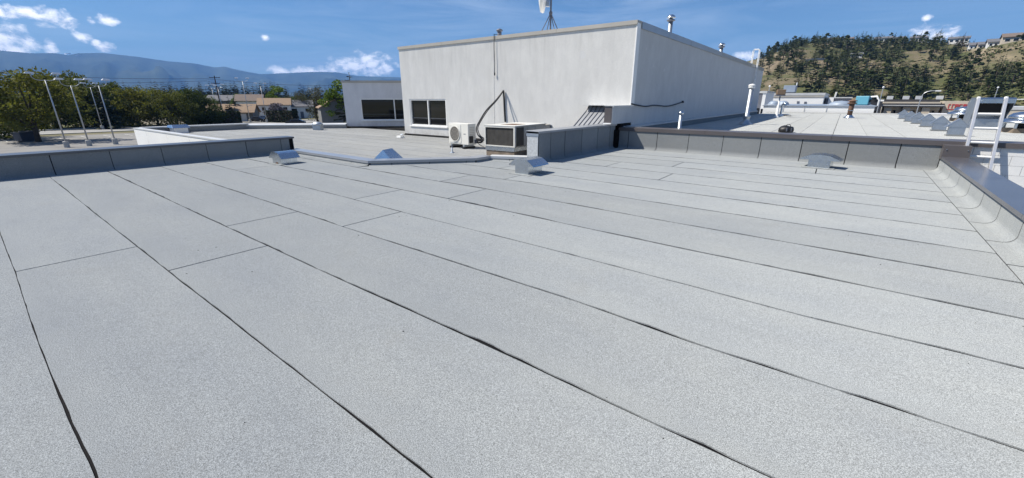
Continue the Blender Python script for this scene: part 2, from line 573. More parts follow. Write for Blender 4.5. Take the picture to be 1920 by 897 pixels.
def terrain_mat():
    t = NT('dry_hillside')
    n = t.noise(0.014, 6, 0.62)
    n2 = t.noise(0.055, 6, 0.65)
    n3 = t.noise(0.22, 5, 0.7)
    f = t.math('ADD', t.math('MULTIPLY', n, 0.55), t.math('MULTIPLY', n2, 0.45))
    c = t.ramp(f, [(0.38, (0.060, 0.072, 0.028)), (0.46, (0.095, 0.102, 0.042)), (0.53, (0.17, 0.138, 0.088)), (0.65, (0.26, 0.205, 0.145))])
    c = t.mix(t.math('MULTIPLY', t.ramp(n3, [(0.42, 0.0), (0.68, 1.0)]), 0.65), c, (0.075, 0.075, 0.035))
    # bare rock on the steep ground
    sp = t.n.new('ShaderNodeSeparateXYZ')
    t.l.new(t.n.new('ShaderNodeNewGeometry').outputs['Normal'], sp.inputs[0])
    steep = t.ramp(sp.outputs[2], [(0.80, 1.0), (0.93, 0.0)])
    rock = t.ramp(t.noise(0.09, 6, 0.7, (1, 1, 2.5)), [(0.35, (0.10, 0.085, 0.065)), (0.62, (0.34, 0.27, 0.19))])
    c = t.mix(t.math('MULTIPLY', steep, 0.8), c, rock)
    t.set(c, 0.95, 0, 0.1, 0.5)
    t.bump(n3, 0.6, 1.2)
    return t.m


def mountain_mat():
    t = NT('forested_mountain')
    n = t.noise(0.0012, 7, 0.62)
    c = t.ramp(n, [(0.35, (0.020, 0.032, 0.022)), (0.62, (0.060, 0.075, 0.045))])
    t.set(c, 0.95, 0, 0.1)
    return t.m


def ground_mat():
    t = NT('town_ground')
    n = t.noise(0.012, 6, 0.6)
    c = t.ramp(n, [(0.4, (0.08, 0.095, 0.035)), (0.52, (0.14, 0.13, 0.075)), (0.62, (0.22, 0.20, 0.16))])
    t.set(c, 0.95, 0, 0.1)
    return t.m


M['terrain'] = terrain_mat()
M['mountain'] = mountain_mat()
M['ground'] = ground_mat()

# ================================================================== NEAR BUILDING (the roof underfoot)
FROT = -0.022
near = thing('flat_roofed_building', 'low building in the foreground whose grey granule flat roof fills the picture', 'building', (0, 0, 0), FROT)


def wv(x, y, z=0.0):
    """near roof coordinates to world"""
    return Vector((x * math.cos(FROT) - y * math.sin(FROT), x * math.sin(FROT) + y * math.cos(FROT), z))


deck = [(-13.7, -4), (2.06, -4), (2.06, 13.95), (-6.75, 13.95), (-6.75, 9.0), (-7.6, 8.55), (-7.6, 7.98), (-9.27, 5.98), (-13.7, 5.98)]
MB().prism(deck, GZ + 0.0, -0.30).build('outer_wall', M['white_panel'], near)
deck_o = MB().prism([(x, y) for x, y in deck], -0.298, 0.0).build('bitumen_base_sheet', M['bitumen'], near)

# lap seams across the roof, traced: y of each seam along x (near roof coordinates)
SEAMS = [
    [(-14, -2.86), (2, -2.84)], [(-14, -1.92), (2, -1.90)],
    [(-14, -0.98), (2, -0.97)],
    [(-14, -0.10), (-7.5, -0.08), (-5.9, -0.068), (-4.5, -0.072), (-3.3, -0.062), (-2.3, -0.035), (0, -0.02), (2, -0.02)],
    [(-14, 0.80), (-8.5, 0.82), (-6.0, 0.832), (-4.8, 0.84), (-3.0, 0.85), (-1.8, 0.86), (0, 0.868), (2, 0.87)],
    [(-14, 1.71), (-8.2, 1.73), (-6.1, 1.735), (-4.9, 1.742), (-3.3, 1.753), (-1.9, 1.772), (-0.7, 1.768), (0.1, 1.775), (2, 1.78)],
    [(-14, 2.67), (-8.9, 2.675), (-6.1, 2.672), (-4.9, 2.668), (-3.1, 2.685), (-1.5, 2.70), (-0.6, 2.655), (0.6, 2.665), (2, 2.66)],
    [(-14, 3.58), (-10.5, 3.585), (-6.5, 3.62), (-4.9, 3.60), (-2.5, 3.605), (-0.9, 3.578), (0.0, 3.55), (0.8, 3.60), (2, 3.60)],
    [(-14, 4.54), (-8.1, 4.585), (-6.2, 4.59), (-4.9, 4.605), (-1.1, 4.52), (0.4, 4.52), (2, 4.50)],
    [(-14, 5.57), (-9.7, 5.57), (-7.1, 5.55), (-5.0, 5.59), (-1.4, 5.49), (2, 5.45)],
    [(-9, 6.55), (-6.2, 6.50), (-4.7, 6.56), (-1.7, 6.46), (2, 6.41)],
    [(-8, 7.53), (-4.8, 7.57), (-2.0, 7.48), (2, 7.40)],
    [(-8, 8.46), (2, 8.37)], [(-7, 9.42), (2, 9.36)], [(-7, 10.40), (2, 10.35)], [(-7, 11.40), (2, 11.34)], [(-7, 12.22), (2, 12.20)],
    [(-7, 13.42), (2, 13.42)]]
LAPS = {3: [-5.97], 4: [-4.85], 5: [-6.09], 6: [-4.92], 7: [-11.06, -6.20], 8: [-5.03], 9: [-6.29], 10: [-5.43], 11: [-6.42], 12: [-2.9], 14: [-3.3], 15: [-0.48], 2: [-9.0], 1: [-5.0], 0: [-4.0], 13: [-4.6]}


def seam_y(i, x):
    p = SEAMS[i]
    for (x0, y0), (x1, y1) in zip(p, p[1:]):
        if x <= x1 or (x1, y1) == p[-1]:
            t = max(0.0, min(1.0, (x - x0) / (x1 - x0)))
            t2 = t * t * (3 - 2 * t)
            y = y0 + (y1 - y0) * (0.5 * t + 0.5 * t2)
            break
    return y + 0.005 * mnoise.noise((x * 1.3, i * 7.1, 0)) + 0.003 * mnoise.noise((x * 4.0, i * 3.3, 4))


def seam_gap(i, x):
    g = mnoise.noise((x * 0.9, i * 5.7, 9)) * 0.5 + mnoise.noise((x * 3.1, i * 2.7, 2)) * 0.5
    near_w = 0.0085 if i <= 3 else 0.011 if i == 4 else 0.017 if i <= 7 else 0.030
    w = near_w * max(0.35, 1 + 1.5 * g)
    b = mnoise.noise((x * 0.55, i * 11.3, 21))
    w *= 1 + 0.55 * mnoise.noise((x * 9.0, i * 1.9, 5)) + 0.35 * mnoise.noise((x * 21.0, i * 4.9, 8))
    if i == 3:
        w *= 0.72
    if i <= 7 and b > 0.25:
        w += 0.016 * (b - 0.25)
    return max(0.003, w)


def xleft(y):
    pts = [(-10, -13.7), (5.93, -13.7), (5.94, -9.24), (7.94, -7.55), (8.53, -7.55), (8.95, -6.5), (20, -6.5)]
    for (y0, a), (y1, b) in zip(pts, pts[1:]):
        if y <= y1:
            return a + (b - a) * (y - y0) / (y1 - y0)
    return -6.5


def sheet(parent, mat, x0a, x0b, x1a, x1b, ylo, yhi, name='membrane_sheet', z=0.006, step=0.12, lo_gap=None):
    """roll sheet between two seams; left end runs x0a (low) - x0b (high), right end x1a - x1b"""
    n = max(2, int((max(x1a, x1b) - min(x0a, x0b)) / step))
    vs, fs = [], []
    for k in range(n + 1):
        t = k / n
        xa = x0a + (x1a - x0a) * t
        xb = x0b + (x1b - x0b) * t
        ya = ylo(xa); yb = yhi(xb)
        vs += [(xa, ya, z - 0.006), (xa, ya, z + 0.003), (xb, yb, z), (xb, yb, z - 0.006)]
    for k in range(n):
        o = 4 * k
        fs += [(o + 1, o + 5, o + 6, o + 2), (o, o + 4, o + 5, o + 1), (o + 2, o + 6, o + 7, o + 3)]
    fs += [(0, 1, 2, 3), (4 * n, 4 * n + 3, 4 * n + 2, 4 * n + 1)]
    return MB().add(vs, fs).build(name, mat, parent)


XR = 1.436
for i in range(len(SEAMS) - 1):
    ylo = lambda x, i=i: seam_y(i, x) + seam_gap(i, x)
    yhi = lambda x, i=i: seam_y(i + 1, x)
    ya, yb = seam_y(i, -8), seam_y(i + 1, -8)
    if i == 9:          # the strip cut by the low curb
        sheet(near, M['membrane'], -13.7, -13.7, -9.26, -9.26, ylo, lambda x: 5.93)
        segs = [(-9.25, -8.72)]
    else:
        segs = [(xleft(ya), xleft(yb))]
    cuts = [c for c in sorted(LAPS.get(i, [])) if c > max(segs[0]) + 0.2]
    xa, xb = segs[0]
    for c in cuts:
        d = rng.uniform(-0.02, 0.02)
        sheet(near, M['membrane'], xa, xb, c - d, c - d - 0.03, ylo, yhi)
        xa, xb = c - d + 0.02, c - d - 0.03 + 0.02
    sheet(near, M['membrane'], xa, xb, XR, XR, ylo, yhi)

# ---- parapets: a core, a black backing, upstand panels with a curved foot, a metal cap
FOOT = [(0.0, 0.0)]


def upstand(parent, a, b, out, ztop, foot, cuts, mat, gap=0.012, rad=0.10, name='upstand_panel', thick=0.006):
    """panels on the face that runs a-b; out points away from the wall; cuts are distances from a"""
    a, b = Vector(a), Vector(b)
    L = (b - a).length
    t = (b - a).normalized()
    prof = [(foot, 0.007), (rad + 0.012, 0.009)]
    for k in range(7):
        an = k / 6 * PI / 2
        prof.append((rad - rad * math.sin(an) + thick, rad - rad * math.cos(an) + 0.012))
    prof += [(thick, ztop)]
    inner = [(d - thick if i > 1 else d, max(0.001, z - thick)) for i, (d, z) in enumerate(prof)]
    inner[-1] = (0.0, ztop)
    full = prof + inner[::-1]
    cs = [0] + [c for c in cuts if 0.05 < c < L - 0.05] + [L]
    back = [(max(0.001, d - 0.0045), max(0.0012, z - 0.0045)) for d, z in prof]
    MB().sweep(back + [(-0.02, ztop - 0.01), (-0.02, 0.0008)], a, b, out=out).build('bitumen_backing', M['bitumen'], parent)
    for c0, c1 in zip(cs, cs[1:]):
        w = gap * rng.uniform(0.7, 1.3) / 2
        m = MB().sweep(full, a + t * (c0 + w), a + t * (c1 - w), out=out)
        m.build(name, mat, parent, smooth=False)


def steps(first, step, n):
    return [first + step * k for k in range(n)]


OX, OY = Vector((1, 0, 0)), Vector((0, 1, 0))
# left parapet (inner face in shade)
lp = MB().box(-13.72, -13.36, -4, 6.05, 0.002, 0.46).build('left_parapet', M['bitumen'], near)
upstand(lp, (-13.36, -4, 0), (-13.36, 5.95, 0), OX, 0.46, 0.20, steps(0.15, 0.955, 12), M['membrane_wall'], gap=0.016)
MB().sweep([(-0.39, 0.43), (-0.39, 0.492), (0.035, 0.482), (0.035, 0.432), (0.028, 0.432), (0.028, 0.468), (-0.38, 0.474), (-0.38, 0.43)], (-13.36, -4, 0), (-13.36, 6.10, 0), out=OX).build('metal_cap', M['cap_charcoal'], lp)
MB().box(-13.74, -13.34, 6.052, 6.062, -0.1, 0.43).build('end_flashing', M['cap_grey'], lp)
# back parapet
bp = MB().box(-6.25, 2.02, 13.61, 13.93, 0.002, 0.60).build('back_parapet', M['bitumen'], near)
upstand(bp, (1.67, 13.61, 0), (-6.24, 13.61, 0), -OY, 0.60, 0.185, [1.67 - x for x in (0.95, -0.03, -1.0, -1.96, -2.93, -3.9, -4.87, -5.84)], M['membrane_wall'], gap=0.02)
for x0, x1 in ((-6.2, -3.46), (-3.452, -0.41), (-0.402, 2.04)):
    MB().sweep([(0.035, 0.565), (0.035, 0.672), (-0.36, 0.69), (-0.36, 0.58), (-0.35, 0.58), (-0.35, 0.676), (0.028, 0.66), (0.028, 0.565)], (x0, 13.61, 0), (x1, 13.61, 0), out=-OY).build('metal_cap', M['cap_brown'], bp)
# right parapet
rp = MB().box(1.68, 2.03, -4, 13.60, 0.002, 0.315).build('right_parapet', M['bitumen'], near)
upstand(rp, (1.68, 13.605, 0), (1.68, -4, 0), -OX, 0.315, 0.232, [0.75, 1.65, 2.63] + [13.605 - y for y in (9.98, 8.99, 7.99, 7.01, 6.05, 5.07, 4.1, 3.12, 2.14, 1.16, 0.18, -0.8, -1.8, -2.8)], M['membrane'], gap=0.028, rad=0.09)
for y0, y1 in ((-4, 0.9), (0.908, 3.95), (3.958, 7.0), (7.008, 10.05), (10.058, 13.30)):
    MB().sweep([(0.035, 0.295), (0.035, 0.348), (-0.385, 0.358), (-0.385, 0.29), (-0.376, 0.29), (-0.376, 0.346), (0.028, 0.337), (0.028, 0.295)], (1.68, y0, 0), (1.68, y1, 0), out=-OX).build('metal_cap', M['cap_slate'], rp)
MB().box(1.64, 2.07, 13.285, 13.57, 0.295, 0.60).build('corner_flashing', M['cap_brown'], rp)
for x in (1.69, 2.02):
    MB().box(x - 0.008, x + 0.008, 13.27, 13.286, 0.50, 0.516).build('screw', M['galv'], rp)
# parapet beside the rooftop unit (face in shade), end clad in mesh panel
ap = MB().box(-6.62, -6.27, 9.0, 13.50, 0.002, 0.75).build('middle_parapet', M['bitumen'], near)
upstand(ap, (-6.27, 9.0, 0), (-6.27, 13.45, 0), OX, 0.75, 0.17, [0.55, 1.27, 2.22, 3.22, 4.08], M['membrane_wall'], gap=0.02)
MB().sweep([(-0.385, 0.73), (-0.385, 0.795), (0.035, 0.785), (0.035, 0.735), (0.028, 0.735), (0.028, 0.772), (-0.375, 0.78), (-0.375, 0.73)], (-6.27, 8.955, 0), (-6.27, 13.5, 0), out=OX).build('metal_cap', M['cap_grey'], ap)
MB().box(-6.62, -6.28, 8.975, 8.998, 0.01, 0.69).build('mesh_end_panel', M['lath'], ap)
MB().box(-6.64, -6.26, 8.965, 8.974, 0.66, 0.73).build('end_trim', M['galv_dull'], ap)
# low curb along the edge of the left wing
CURB = [(-13.3, 5.90), (-9.24, 5.94), (-7.53, 7.95), (-7.54, 8.53), (-6.62, 8.99)]
lc = None
for k, (p, q) in enumerate(zip(CURB, CURB[1:])):
    a, b = Vector((*p, 0)), Vector((*q, 0))
    t = (b - a).normalized()
    out = Vector((t.y, -t.x, 0))
    zt = 0.105
    m = MB().sweep([(0, -0.29), (0, zt), (-0.20, zt), (-0.20, -0.29)], a, b + t * 0.04, out=out)
    if lc is None:
        lc = m.build('low_curb', M['bitumen'], near)
    else:
        m.build('curb_core', M['bitumen'], lc)
    L = (b - a).length
    upstand(lc, a, b, out, zt - 0.01, 0.15, steps(0.55, 0.93, int(L / 0.93) + 1), M['membrane'], rad=0.045)
    cm = M['cap_grey']
    if k == 3:
        MB().sweep([(0.02, zt - 0.05), (0.02, zt + 0.012), (-0.24, zt + 0.02), (-0.24, zt - 0.03)], a, b, out=out).build('metal_cap', M['cap_light'], lc)
    else:
        MB().sweep([(0.03, zt - 0.045), (0.03, zt + 0.016), (-0.235, zt + 0.03), (-0.235, zt - 0.03)], a - t * 0.012, b + t * 0.012, out=out).build('metal_cap', cm, lc)

# ---- small sheet-metal exhaust vents on the near roof


def box_vent(name, label, loc, rz, bw=0.33, bd=0.46, bh=0.20, hw=0.62, hh=0.13, rust=False, flat=False, group='galvanised vents on the near roof', s=1.0):
    t = thing(name, label, 'roof vent', loc, rz, group)
    MB().box(-bw / 2, bw / 2, -bd / 2, bd / 2, 0.0, bh).build('body', M['galv'], t, bevel=0.004)
    MB().box(-bw / 2 - 0.10, bw / 2 + 0.10, -bd / 2 - 0.10, bd / 2 + 0.10, 0.0, 0.012).build('base_flange', M['membrane'], t)
    d = bd / 2 + 0.035
    z0, z1 = bh - 0.01, bh + hh
    pr = [(-hw / 2, z0), (-hw * 0.30, z1 - 0.035), (-hw * 0.16, z1 - 0.006), (0, z1), (hw * 0.16, z1 - 0.006), (hw * 0.30, z1 - 0.035), (hw / 2, z0)]
    if flat:
        pr = [(-hw / 2, z0), (-hw / 2 + 0.01, z0 + 0.02), (-hw * 0.25, z1 - 0.02), (0, z1), (hw * 0.25, z1 - 0.02), (hw / 2 - 0.01, z0 + 0.02), (hw / 2, z0)]
    n = len(pr)
    vs = [(x, -d, z) for x, z in pr] + [(x, d, z) for x, z in pr]
    fs = [(k, k + 1, n + k + 1, n + k) for k in range(n - 1)]
    MB().add(vs, fs).build('hood', M['galv'], t, fix=True)
    for sgn in (-1, 1):
        yy = sgn * (d - 0.004)
        MB().add([(x * 0.985, yy, z - 0.004) for x, z in pr] + [(x * 0.985, yy - sgn * 0.004, z - 0.004) for x, z in pr], [tuple(range(n)), tuple(range(n, 2 * n))[::-1]] + [(k, (k + 1) % n, n + (k + 1) % n, n + k) for k in range(n)]).build('hood_end', M['galv'], t)
    MB().tube([(-hw / 2, -d, z0), (-hw / 2, d, z0)], 0.006, 6).build('hem', M['galv'], t)
    MB().tube([(hw / 2, -d, z0), (hw / 2, d, z0)], 0.006, 6).build('hem', M['galv'], t)
    if rust:
        MB().box(-0.06, 0.05, -bd / 2 - 0.004, -bd / 2 - 0.002, 0.012, 0.05).build('rust_stain', M['rust'], t)
    t.scale = (s, s, s)
    return t


v1 = wv(-5.48, 7.50)
box_vent('roof_vent', 'galvanised box vent with folded hood standing before the middle parapet and its shadow', (v1.x, v1.y, 0.007), FROT + 0.0, bw=0.36, bd=0.52, bh=0.20, hw=0.66, hh=0.14, flat=True)
v2 = wv(-11.25, 4.83)
box_vent('roof_vent', 'galvanised hooded vent with a stained base beside the end of the left parapet', (v2.x, v2.y, 0.007), FROT + 0.08, bw=0.40, bd=0.42, bh=0.16, hw=0.58, hh=0.15, rust=True)
v3 = wv(-0.47, 12.55)
box_vent('roof_vent', 'low galvanised vent with a wide shallow hood in front of the back parapet', (v3.x, v3.y, 0.007), FROT - 0.12, bw=0.44, bd=0.40, bh=0.20, hw=0.80, hh=0.12, flat=True)

# specks of grit left on the sheets
gm = MB()
for k in range(150):
    x, y = rng.uniform(-9, 1.3), rng.uniform(0.3, 9) ** 1.0
    r = rng.uniform(0.002, 0.0065)
    gm.lathe([(r, 0), (r * 0.8, r * 0.8), (r * 0.1, r)], (x, y, 0.0062), 5)
g = gm.build('roof_grit', M['bitumen'], None)
g.rotation_euler = (0, 0, FROT)
kind(g, 'stuff')
tag(g, 'dark specks of grit scattered over the grey roof sheets', 'grit')

# ================================================================== MAIN WHITE BUILDING AND ITS LEFT WING
BX0, BX1, BY0, BY1, BZ1 = -17.95, -5.876, 14.465, 42.0, 3.93
mainb = thing('white_building', 'tall windowless white stucco block with one dark window, right of the roof terrace', 'building', (BX0, BY0, GZ))
T0 = Vector((-BX0, -BY0, -GZ))
MT = Matrix.Translation(T0)


def wb(mb):
    """shift world coordinates to the main building"""
    mb.v = [tuple(Vector(p) + T0) for p in mb.v]
    return mb


WX0, WX1, WZ0, WZ1 = -17.43, -14.84, 0.325, 1.585
fw = MB()
fw.box(BX0, BX1 - 0.001, BY0 + 0.22, BY1, GZ, BZ1 - 0.002)
fw.box(BX0, WX0, BY0, BY0 + 0.22, GZ, BZ1)
fw.box(WX1, BX1, BY0, BY0 + 0.22, GZ, BZ1)
fw.box(WX0, WX1, BY0, BY0 + 0.22, WZ1, BZ1)
fw.box(WX0, WX1, BY0, BY0 + 0.22, GZ, WZ0)
wb(fw).build('stucco_wall', M['stucco'], mainb)
wb(MB().box(BX1 + 0.0, BX1 + 0.012, BY0 + 0.25, BY1, 0.70, BZ1)).build('side_wall', M['stucco_shaded'], mainb)
wb(MB().box(BX1 - 0.005, BX1 + 0.03, BY0 - 0.015, BY0 + 0.28, 1.34, BZ1)).build('corner_bead', M['white_paint'], mainb)
wb(MB().sweep([(0.02, 0.62), (0.13, 0.62), (0.13, 0.67), (0.02, 0.70)], (BX1, 13.98, 0), (BX1, BY1, 0), out=OX)).build('base_flashing', M['cap_light'], mainb)
wb(MB().box(BX1, BX1 + 0.10, 13.98, BY1, RZ, 0.619)).build('base_curb', M['membrane_wall'], mainb)


def window(parent, x0, x1, z0, z1, y, conv, mull, depth=0.10):
    f = conv(MB().box(x0, x0 + 0.06, y - 0.03, y + depth, z0, z1).box(x1 - 0.06, x1, y - 0.03, y + depth, z0, z1).box(x0 + 0.06, x1 - 0.06, y - 0.03, y + depth, z1 - 0.06, z1).box(x0 + 0.06, x1 - 0.06, y - 0.03, y + depth, z0, z0 + 0.06)).build('window', M['frame_white'], parent)
    xs = [x0 + 0.06] + [x for x in mull] + [x1 - 0.06]
    for x in mull:
        conv(MB().box(x - 0.03, x + 0.03, y - 0.02, y + depth, z0 + 0.06, z1 - 0.06)).build('mullion', M['frame_white'], f)
    for a, b in zip(xs, xs[1:]):
        pa, pb = a + (0.03 if a in mull else 0), b - (0.03 if b in mull else 0)
        conv(MB().box(pa, pb, y + 0.05, y + 0.06, z0 + 0.06, z1 - 0.06)).build('pane', M['glass'], f)
        conv(MB().box(pa, pb, y + 0.03, y + 0.046, z0 + 0.36, z0 + 0.375)).build('glazing_bar', M['slate'], f)
    return f


window(mainb, WX0, WX1, WZ0, WZ1, BY0 + 0.05, wb, [-16.13])
wb(MB().box(WX0 - 0.06, WX1 + 0.06, BY0 - 0.05, BY0 + 0.02, WZ0 - 0.05, WZ0 - 0.002)).build('window_sill', M['white_paint'], mainb)
# roof trim in lengths
xs = [BX0 - 0.03, -14.9, -11.9, -8.9, BX1 + 0.04]
for a, b in zip(xs, xs[1:]):
    wb(MB().box(a, b - 0.008, BY0 - 0.045, BY0 + 0.35, BZ1 + 0.001, BZ1 + 0.075).box(a, b - 0.008, BY0 - 0.045, BY0 - 0.02, BZ1 - 0.05, BZ1 + 0.001)).build('roof_trim', M['cap_beige'], mainb)
ys = [BY0 + 0.36, 17.6, 20.6, 23.6, 26.6, 29.6, 32.6, 35.6, 38.6, BY1]
for a, b in zip(ys, ys[1:]):
    wb(MB().box(BX1 - 0.35, BX1 + 0.045, a, b - 0.02, BZ1 + 0.001, BZ1 + 0.075).box(BX1 + 0.02, BX1 + 0.045, a, b - 0.02, BZ1 - 0.14, BZ1 + 0.001)).build('roof_trim', M['cap_grey'], mainb)
# the sloping seamed cover and its pier at the right end of the front wall
SF = 13.06
cv = wb(MB().add([(-7.39, BY0, 0.4), (-7.39, BY0, 1.36), (-7.39, BY0 - 0.12, 1.36), (-7.39, BY0 - 0.34, 1.16), (-7.39, SF, 0.56), (-7.39, SF, 0.4),
                  (-6.145, BY0, 0.4), (-6.145, BY0, 1.36), (-6.145, BY0 - 0.12, 1.36), (-6.145, BY0 - 0.34, 1.16), (-6.145, SF, 0.56), (-6.145, SF, 0.4)],
                 [(0, 1, 2, 3, 4, 5), (6, 11, 10, 9, 8, 7), (1, 7, 8, 2), (2, 8, 9, 3), (3, 9, 10, 4), (4, 10, 11, 5), (0, 5, 11, 6)])).build('sloped_cover', M['cap_ribbed'], mainb)
for k in range(8):
    x = -7.36 + k * 0.165
    wb(MB().sweep([(-0.011, 0.0), (-0.011, 0.032), (0.011, 0.032), (0.011, 0.0)], (x, BY0 - 0.35, 1.15), (x, SF + 0.01, 0.565), out=OX)).build('standing_seam', M['slate'], cv)
    wb(MB().sweep([(-0.009, 0.0), (-0.009, 0.026), (0.009, 0.026), (0.009, 0.0)], (x, BY0 - 0.125, 1.357), (x, BY0 - 0.335, 1.165), out=OX)).build('standing_seam', M['cap_brown'], cv)
wb(MB().box(-6.13, BX1 + 0.008, 13.50, 13.75, 0.008, 0.60).box(-6.13, BX1 + 0.008, 13.751, BY0 + 0.2, 0.30, 0.796)).build('pier_base', M['bitumen'], mainb)
pr_ = wb(MB().box(-6.144, BX1 + 0.011, SF, BY0 + 0.245, 0.797, 1.36)).build('side_pier', M['stucco_shaded'], mainb)
wb(MB().box(-6.143, BX1 - 0.012, SF - 0.012, SF - 0.001, 0.84, 1.34)).build('pier_cladding', M['cap_brown'], mainb)
wb(MB().box(-6.15, BX1 - 0.01, SF - 0.05, SF - 0.013, 0.80, 0.838)).build('pier_foot', M['white_paint'], mainb)
wb(MB().box(-7.42, BX1 + 0.04, SF + 0.9, BY0 - 0.001, 1.362, 1.375).box(-6.16, BX1 + 0.04, SF - 0.04, SF + 0.9, 1.362, 1.375).box(BX1 + 0.015, BX1 + 0.04, SF - 0.04, BY0, 1.32, 1.362)).build('cover_cap', M['cap_light'], mainb)

# left wing
wing = thing('side_wing', 'low wing of the white building with a wide dark window and pale grey wall', 'building', (-25.3, 16.3, GZ))
T1 = Vector((25.3, -16.3, -GZ))


def ww(mb):
    mb.v = [tuple(Vector(p) + T1) for p in mb.v]
    return mb


wroof = [(-29.75, 6.13), (wv(-9.24, 5.94).x - 0.2, wv(-9.24, 5.94).y + 0.05), (wv(-7.53, 7.95).x - 0.2, wv(-7.53, 7.95).y + 0.05), (-7.6, 8.8), (-6.72, 9.2), (-6.72, 14.5), (-17.9, 14.5), (-17.9, 21.5), (-25.2, 16.05), (-29.75, 11.6)]
ww(MB().prism(wroof, GZ, WZ - 0.006)).build('wing_body', M['bitumen'], wing)
ang = math.radians(38.5)
wd = Vector((math.cos(ang), math.sin(ang), 0))
wnr = Vector((wd.y, -wd.x, 0))
P0 = Vector((-25.42, 15.83, 0))
WM = Matrix(((wd.x, -wnr.x, 0, P0.x), (wd.y, -wnr.y, 0, P0.y), (0, 0, 1, 0), (0, 0, 0, 1)))   # x along the wall, y into it


def wwl(mb):
    mb.v = [tuple(WM @ Vector(p) + T1) for p in mb.v]
    return mb


wl_ = MB()
wl_.box(0, 9.5, 0.2, 7, WZ, 2.62)
a0, a1, b0, b1 = 1.02, 8.0, 0.30, 1.62
wl_.box(0, a0, 0, 0.2, WZ, 2.62).box(a1, 9.5, 0, 0.2, WZ, 2.62).box(a0, a1, 0, 0.2, b1, 2.62).box(a0, a1, 0, 0.2, WZ, b0)
wwl(wl_).build('wing_wall', M['stucco_grey'], wing)
window(wing, a0, a1, b0, b1, 0.04, wwl, [3.15, 5.6])
wwl(MB().box(a0 - 0.05, a1, -0.06, 0.015, b0 - 0.05, b0 - 0.002)).build('window_sill', M['white_paint'], wing)
wwl(MB().box(-0.04, 9.5, -0.05, 0.3, 2.621, 2.70).box(-0.04, 9.5, -0.05, -0.03, 2.57, 2.621)).build('roof_trim', M['cap_beige'], wing)
wwl(MB().sweep([(0, 0), (0.10, 0.0), (0.012, 0.10)], (0, -0.001, WZ + 0.002), (9.4, -0.001, WZ + 0.002), out=-OY)).build('base_flashing', M['bitumen'], wing)
ww(MB().sweep([(0, 0), (0.09, 0.0), (0.012, 0.08)], (BX0, BY0 - 0.001, WZ + 0.002), (-7.4, BY0 - 0.001, WZ + 0.002), out=-OY)).build('base_flashing', M['bitumen'], wing)
# sheets on the wing roof
for k in range(11):
    y0 = 6.3 + k * 0.93
    y1 = y0 + 0.93

    def xl_(y):
        if y < 11.4: return -29.3
        return -29.3 + (y - 11.4) * 0.99

    def xr_(y):
        if y < 8.3: return -9.3 + (y - 6.1) * 0.83
        if y < 9.3: return -7.5
        return -6.5
    if y1 > 14.44:
        y1 = 14.44
    cuts = sorted(rng.uniform(-27, -9) for _ in range(2))
    xa, xb = xl_(y0), xl_(y1)
    for c in cuts + [None]:
        e0, e1 = (c, c - 0.02) if c is not None else (xr_(y0), xr_(y1))
        s_ = sheet(wing, M['membrane_wing'], xa, xb, e0, e1, lambda x, y0=y0, k=k: y0 + 0.009 + 0.006 * mnoise.noise((x, k, 3)), lambda x, y1=y1: y1, z=WZ)
        for v in s_.data.vertices:
            v.co += T1
        xa, xb = e0 + 0.015, e1 + 0.015
    if y1 == 14.44:
        break
for y0, y1, x0, x1 in ((14.45, 15.4, -26.2, -18.0), (15.41, 16.3, -25.2, -18.0)):
    s_ = sheet(wing, M['membrane_wing'], x0, x0 + 0.9, x1, x1, lambda x, y=y0: y, lambda x, y=y1: y, z=WZ)
    for v in s_.data.vertices:
        v.co += T1
# white outer wall of the wing and its edge parapet
for a, b in zip((-29.75, -27.6, -24.4, -21.5, -18.6, -15.7), (-27.6, -24.4, -21.5, -18.6, -15.7, -13.4)):
    ww(MB().box(a + 0.012, b - 0.012, 6.07, 6.125, GZ, 0.10)).build('wall_panel', M['white_panel'], wing)
ww(MB().box(-29.74, -13.4, 6.126, 6.30, WZ, 0.095)).build('edge_curb', M['bitumen'], wing)
ww(MB().box(-29.8, -13.4, 6.05, 6.33, 0.101, 0.145)).build('metal_cap', M['cap_light'], wing)
ep = ww(MB().box(-29.74, -29.35, 6.32, 11.5, WZ - 0.005, 0.10)).build('edge_parapet', M['membrane_wall'], wing)
ww(MB().box(-29.8, -29.30, 6.34, 11.52, 0.101, 0.165)).build('metal_cap', M['cap_light'], ep)
e0, e1 = Vector((-29.55, 11.5, 0)), Vector((-25.35, 15.75, 0))
et = (e1 - e0).normalized(); eo = Vector((et.y, -et.x, 0))
ep2 = ww(MB().sweep([(0.17, WZ - 0.004), (0.17, 0.06), (-0.2, 0.06), (-0.2, WZ - 0.004)], e0, e1, out=eo)).build('edge_parapet', M['membrane_wing'], wing)
ww(MB().sweep([(0.22, 0.0), (0.22, 0.062), (-0.25, 0.13), (-0.25, 0.02)], e0, e1, out=eo)).build('metal_cap', M['cap_light'], ep2)

